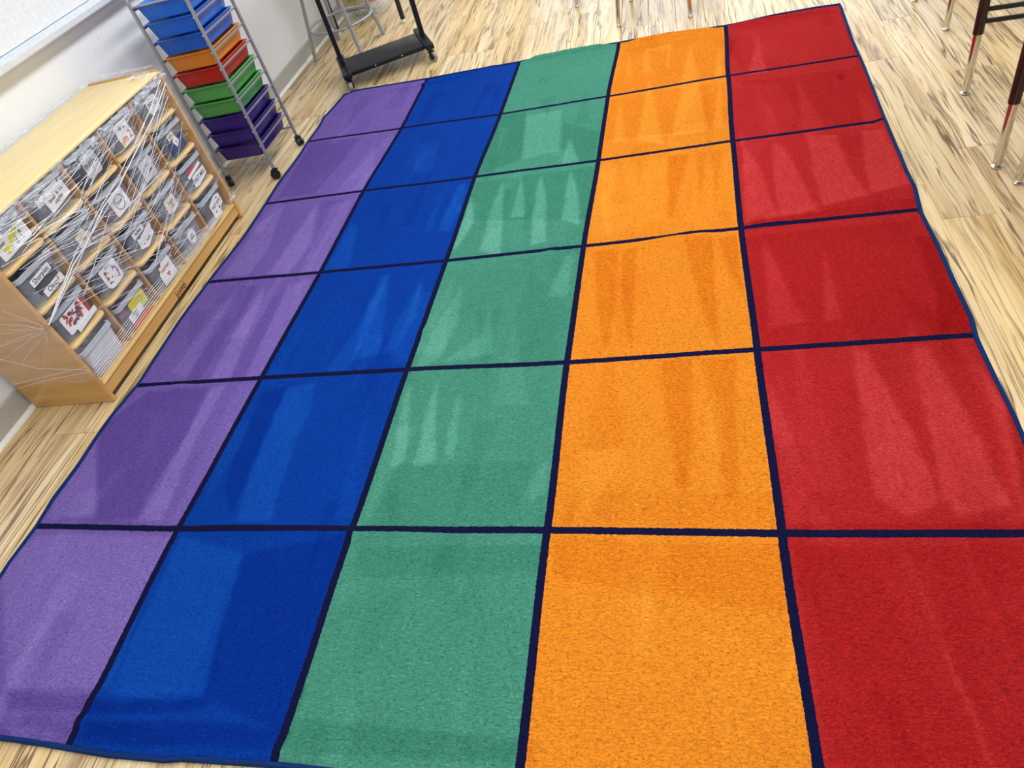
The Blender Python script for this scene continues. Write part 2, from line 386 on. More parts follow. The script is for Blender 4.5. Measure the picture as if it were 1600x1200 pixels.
NAP_SHEEN=[[0.8,[[0.223,2.046],[0.073,2.308],[0.082,2.939],[0.321,2.971],[0.344,2.661]]],[1,[[0.587,2.091],[0.51,2.966],[0.711,2.993],[0.758,2.628]]],[0.7,[[0.749,2.141],[0.937,2.104],[1.0,2.973],[0.824,3.037]]],[0.6,[[0.303,3.028],[0.266,3.281],[0.205,3.904],[0.372,3.961],[0.312,3.421]]],[-0.7,[[0.386,3.984],[0.338,3.091],[0.473,3.079],[0.501,3.307],[0.496,3.991]]],[0.9,[[0.558,3.061],[0.525,3.309],[0.584,3.996],[0.755,4.007],[0.647,3.454]]],[-0.4,[[0.755,4.007],[0.697,3.247],[0.784,3.146],[0.846,3.836],[0.859,4.013]]],[0.7,[[0.77,3.116],[0.968,3.056],[0.992,4.0],[0.88,4.015]]],[-0.8,[[0.028,1.035],[0.573,1.072],[0.552,1.455],[0.48,1.935],[0.102,1.937],[0.07,1.517]]],[0.5,[[0.886,1.156],[0.982,1.111],[0.988,2.039],[0.679,2.033]]],[0.8,[[1.042,2.443],[1.132,2.492],[1.236,3.006],[1.037,3.007]]],[0.7,[[1.528,3.102],[1.595,3.083],[1.629,3.671],[1.602,3.998],[1.449,3.988],[1.531,3.615]]],[0.6,[[1.851,3.145],[1.865,3.457],[1.862,3.912],[2.021,3.965],[2.038,3.595]]],[-1,[[-0.02,4.343],[0.127,4.063],[0.614,4.049],[0.675,4.406],[0.653,4.753],[0.684,4.952],[0.377,4.943],[0.141,4.633]]],[0.9,[[0.642,4.051],[0.744,4.043],[0.772,4.482],[0.864,4.961],[0.696,4.952],[0.697,4.709]]],[0.4,[[0.852,4.049],[0.985,4.057],[0.999,4.96],[0.922,4.98]]],[0.6,[[-0.018,4.408],[-0.031,4.557],[0.044,4.965],[0.356,4.922]]],[-0.6,[[0.115,4.944],[0.676,4.958],[0.67,4.982],[0.129,4.975]]],[0.8,[[-0.066,5.208],[0.065,5.047],[1.004,5.037],[0.996,5.256],[1.066,5.777],[0.507,5.812]]],[-0.9,[[0.52,5.826],[1.027,5.813],[1.022,5.88],[0.588,5.897]]],[-0.5,[[0.612,5.923],[1.06,5.903],[1.045,5.968],[0.85,5.964],[0.754,5.945],[0.653,5.966]]],[0.9,[[1.232,4.099],[1.408,4.056],[1.465,4.24],[1.468,4.502],[1.501,4.802],[1.536,4.958],[1.326,4.959],[1.26,4.586]]],[-0.7,[[1.066,4.116],[1.226,4.085],[1.26,4.586],[1.284,4.92],[1.148,4.758]]],[-0.8,[[1.463,5.132],[1.985,5.027],[2.007,5.473],[2.042,5.908],[1.562,5.797],[1.515,5.568],[1.495,5.404]]],[0.8,[[1.048,5.037],[1.463,5.132],[1.495,5.404],[1.515,5.568],[1.563,5.784],[1.068,5.804]]],[-1,[[0.981,5.83],[1.581,5.798],[1.602,5.832],[1.036,5.886]]],[-1,[[1.042,5.905],[1.627,5.874],[2.037,5.897],[2.048,5.952],[1.05,5.974]]],[-0.8,[[2.006,1.03],[2.247,1.036],[2.353,1.817],[2.24,1.897],[2.016,1.978]]],[0.8,[[2.268,1.108],[2.594,1.11],[2.662,1.784],[2.374,1.849]]],[0.9,[[2.728,1.62],[2.855,2.017],[2.705,2.007]]],[-0.6,[[2.635,1.312],[2.966,1.585],[2.972,2.02],[2.87,2.021],[2.726,1.605],[2.701,1.981]]],[1.5,[[2.259,2.085],[2.314,2.412],[2.406,3.002],[2.242,2.938],[2.227,2.532]]],[1.5,[[2.397,2.077],[2.472,2.35],[2.515,2.608],[2.401,2.609]]],[1.5,[[2.556,2.075],[2.645,2.385],[2.725,2.915],[2.626,2.958],[2.569,2.596]]],[1.5,[[2.782,2.025],[2.898,2.437],[2.945,2.77],[2.802,2.682]]],[1.5,[[2.038,2.286],[2.117,2.602],[2.056,2.868],[2.008,2.901]]],[-0.6,[[2.024,2.084],[2.991,2.075],[2.993,2.717],[2.011,2.56]]],[0.5,[[1.311,1.381],[1.386,1.808],[1.57,1.85],[1.491,1.304]]],[0.9,[[1.878,2.078],[1.956,2.069],[1.976,2.416],[1.936,2.68],[1.852,2.643],[1.86,2.323]]],[0.7,[[1.762,2.13],[1.746,2.251],[1.737,2.668],[1.788,2.632]]],[0.8,[[2.184,3.255],[2.244,3.615],[2.186,3.936],[2.051,4.008],[2.089,3.714]]],[0.8,[[2.427,3.471],[2.532,3.901],[2.359,3.949],[2.209,3.958],[2.432,3.745]]],[0.8,[[2.886,3.077],[2.938,3.058],[2.939,3.46],[2.812,3.468]]],[-0.3,[[2.385,3.084],[2.68,3.046],[2.635,3.447],[2.582,3.905],[2.823,4.004],[2.977,3.996],[2.977,3.579],[2.574,3.084]]],[1.1,[[2.05,4.088],[2.112,4.317],[2.176,4.623],[2.099,4.669],[2.049,4.222]]],[1.3,[[2.225,4.079],[2.287,4.394],[2.351,4.627],[2.232,4.655],[2.211,4.321]]],[0.9,[[2.39,4.147],[2.438,4.468],[2.444,4.613],[2.4,4.612],[2.374,4.398]]],[0.8,[[2.969,4.61],[2.97,4.812],[2.9,4.866],[2.873,4.783]]],[-0.4,[[2.107,4.991],[2.078,4.653],[2.918,4.639],[2.995,4.984]]],[0.8,[[1.584,3.082],[1.683,3.437],[1.772,3.862],[1.598,3.892],[1.538,3.421]]],[0.8,[[1.872,3.148],[1.927,3.536],[1.866,3.87],[1.791,3.864],[1.809,3.524]]],[0.9,[[3.112,0.214],[3.182,0.699],[3.137,0.683]]],[0.9,[[3.281,0.197],[3.368,0.71],[3.278,0.658]]],[0.9,[[3.282,0.24],[3.485,0.195],[3.504,0.287],[3.302,0.289]]],[0.9,[[3.485,0.195],[3.507,0.204],[3.503,0.664],[3.483,0.668]]],[0.9,[[3.685,0.193],[3.757,1.011],[3.609,1.047]]],[0.9,[[3.945,0.176],[3.95,1.026],[3.885,1.038]]],[1,[[3.108,1.105],[3.202,1.776],[3.093,1.776]]],[1,[[3.346,0.85],[3.495,1.91],[3.288,1.799]]],[1,[[3.691,1.075],[3.753,1.027],[3.827,1.804],[3.554,1.814],[3.625,1.053]]],[1,[[3.923,1.086],[3.951,1.782],[3.864,1.785]]],[-0.4,[[3.071,0.155],[4.045,0.133],[4.03,1.019],[3.026,1.027]]],[-0.5,[[3.028,1.062],[4.026,1.087],[3.993,1.794],[3.018,1.727]]],[-1,[[3.526,2.079],[3.69,2.081],[3.617,2.519],[3.583,2.82],[3.55,2.793]]],[-0.8,[[3.733,2.078],[3.817,2.074],[3.759,2.661]]],[-0.8,[[3.838,2.079],[3.921,2.1],[3.86,2.681]]],[0.3,[[3.015,2.088],[3.526,2.106],[3.55,2.793],[3.018,2.951]]],[-0.8,[[4.067,2.909],[4.151,2.904],[4.14,3.02],[4.059,3.016]]],[-1,[[3.081,3.067],[3.239,3.064],[3.238,3.608],[3.215,3.956],[3.141,3.597]]],[-1,[[3.257,3.081],[3.36,3.07],[3.347,3.576],[3.354,3.929],[3.32,3.827],[3.257,3.381]]],[-1,[[3.646,3.037],[3.825,3.054],[3.814,3.671],[3.809,3.948],[3.74,3.705]]],[-1,[[3.857,3.072],[3.969,3.065],[3.963,3.603],[3.902,3.396]]],[-0.9,[[3.508,4.035],[3.676,4.03],[3.652,4.611],[3.625,4.803],[3.578,4.803],[3.539,4.381]]],[-0.9,[[3.717,4.033],[3.891,4.046],[3.843,4.817],[3.796,4.855],[3.764,4.542]]],[-0.4,[[3.125,4.813],[3.998,4.819],[3.993,4.976],[3.043,4.971]]],[0.8,[[4.273,0.204],[4.315,1.05],[4.166,1.034]]],[0.8,[[4.508,1.157],[4.571,1.589],[4.629,2.002],[4.492,2.077],[4.502,1.535]]],[0.8,[[4.915,1.523],[4.979,2.002],[4.865,2.068],[4.885,1.812]]],[0.8,[[4.248,1.774],[4.295,2.053],[4.243,2.067]]],[0.8,[[4.061,1.842],[4.091,2.055],[4.036,2.098]]],[1.1,[[4.062,2.048],[4.154,2.343],[4.228,2.947],[4.025,2.953]]],[1.1,[[4.264,2.073],[4.35,2.205],[4.465,2.937],[4.241,2.949],[4.234,2.513]]],[1.1,[[4.495,2.05],[4.683,2.101],[4.705,2.522],[4.76,2.833],[4.496,2.89],[4.486,2.521]]],[1.1,[[4.848,2.091],[4.967,2.097],[4.992,2.749],[4.776,2.815],[4.791,2.542]]],[-0.6,[[4.022,2.985],[4.453,2.935],[4.997,2.881],[4.983,3.014],[4.019,3.026]]],[-0.5,[[4.074,1.15],[4.968,1.18],[4.988,1.99],[4.516,1.999],[4.377,1.254]]],[-2.2,[[4.818,1.25],[4.843,1.242],[4.845,1.295],[4.83,1.349],[4.812,1.336],[4.808,1.293]]],[-1.5,[[4.418,1.889],[4.437,1.889],[4.44,1.919],[4.418,1.925]]],[1,[[4.121,3.103],[4.249,3.832],[4.074,3.855]]],[1,[[4.448,3.233],[4.439,3.831],[4.35,3.842]]],[1,[[4.458,3.872],[4.477,4.024],[4.442,4.022]]],[1,[[4.74,3.852],[4.754,4.012],[4.72,4.027]]],[1,[[4.179,3.962],[4.212,4.021],[4.178,4.028]]],[-0.5,[[4.017,3.086],[4.954,3.091],[4.985,3.996],[4.02,3.987]]],[0.8,[[4.02,4.134],[4.083,4.407],[4.129,4.675],[4.086,4.973],[4.032,4.973]]],[0.4,[[4.174,4.055],[4.216,4.04],[4.272,4.446],[4.293,4.811],[4.118,4.81]]],[1.2,[[4.443,4.04],[4.511,4.045],[4.563,4.335],[4.607,4.547],[4.622,4.75],[4.622,4.875],[4.499,4.929],[4.392,4.85],[4.393,4.68],[4.423,4.328]]],[1.2,[[4.721,4.045],[4.781,4.05],[4.825,4.334],[4.852,4.624],[4.862,4.887],[4.676,4.934],[4.635,4.863],[4.671,4.549]]],[1.1,[[4.962,4.2],[4.985,4.418],[4.902,4.933],[4.881,4.944]]],[-0.8,[[4.921,3.236],[5.002,3.249],[4.997,3.997],[4.862,3.967],[4.898,3.721]]],[-0.6,[[4.033,4.961],[4.894,4.955],[4.884,4.989],[4.03,4.991]]],[1.6,[[4.484,5.397],[4.495,5.488],[4.519,5.611],[4.524,5.767],[4.506,5.768],[4.5,5.612],[4.478,5.499]]],[0.5,[[4.418,5.05],[4.457,5.049],[4.503,5.417],[4.478,5.422]]],[-0.5,[[4.028,5.056],[4.866,5.043],[4.636,5.757],[4.041,5.807]]],[-0.6,[[3.033,5.041],[4.008,5.056],[4.01,5.33],[3.044,5.212]]],[-0.5,[[2.09,5.085],[3.007,5.071],[3.012,5.185],[2.339,5.231],[2.081,5.237]]],[-0.7,[[2.062,5.847],[3.041,5.814],[3.054,5.89],[2.06,5.964]]]]  # pile sheen traced as lighter and darker tones, plus dark spots
CREASE=[[14,10,[[1.601,3.583],[1.84,3.593],[2.125,3.579]]],[14,10,[[2.155,3.554],[2.379,3.558],[2.54,3.536],[2.692,3.516]]],[11,10,[[2.702,3.538],[2.79,3.52],[3.044,3.513],[3.235,3.478]]],[8,8,[[0.469,3.335],[0.655,3.384],[0.849,3.534],[1.036,3.53],[1.247,3.554],[1.439,3.61]]],[8,9,[[1.725,3.276],[1.871,3.325]]],[8,13,[[1.494,1.333],[1.529,1.356],[1.711,1.486],[1.834,1.586],[1.919,1.713],[1.955,1.755]]],[5,14,[[2.239,1.698],[2.425,1.74],[2.524,1.738]]],[7,22,[[2.632,1.76],[2.869,1.789],[3.159,1.856],[3.182,1.87]]],[5,14,[[3.191,2.895],[3.177,2.342],[3.171,1.88]]],[4.5,13,[[0.705,0.031],[0.829,0.058],[0.945,0.038],[1.058,0.045],[1.23,0.038]]],[3,20,[[0.666,0.08],[0.937,0.087],[1.204,0.085],[1.368,0.084]]],[5.5,15,[[0.95,0.032],[1.085,0.039],[1.205,0.023],[1.27,0.012],[1.492,0.008],[1.599,0.009]]],[5,9,[[0.866,-0.018],[0.869,0.028]]],[4,9,[[0.813,-0.012],[0.73,0.016]]],[7,12,[[3.126,1.009],[3.124,0.84],[3.106,0.708],[3.075,0.562]]],[4,10,[[0.406,1.049],[0.477,1.17],[0.68,1.182]]],[5,16,[[0.982,0.581],[1.505,0.55],[1.78,0.545]]],[4,10,[[1.66,1.805],[1.839,1.793],[2.054,1.779]]]]
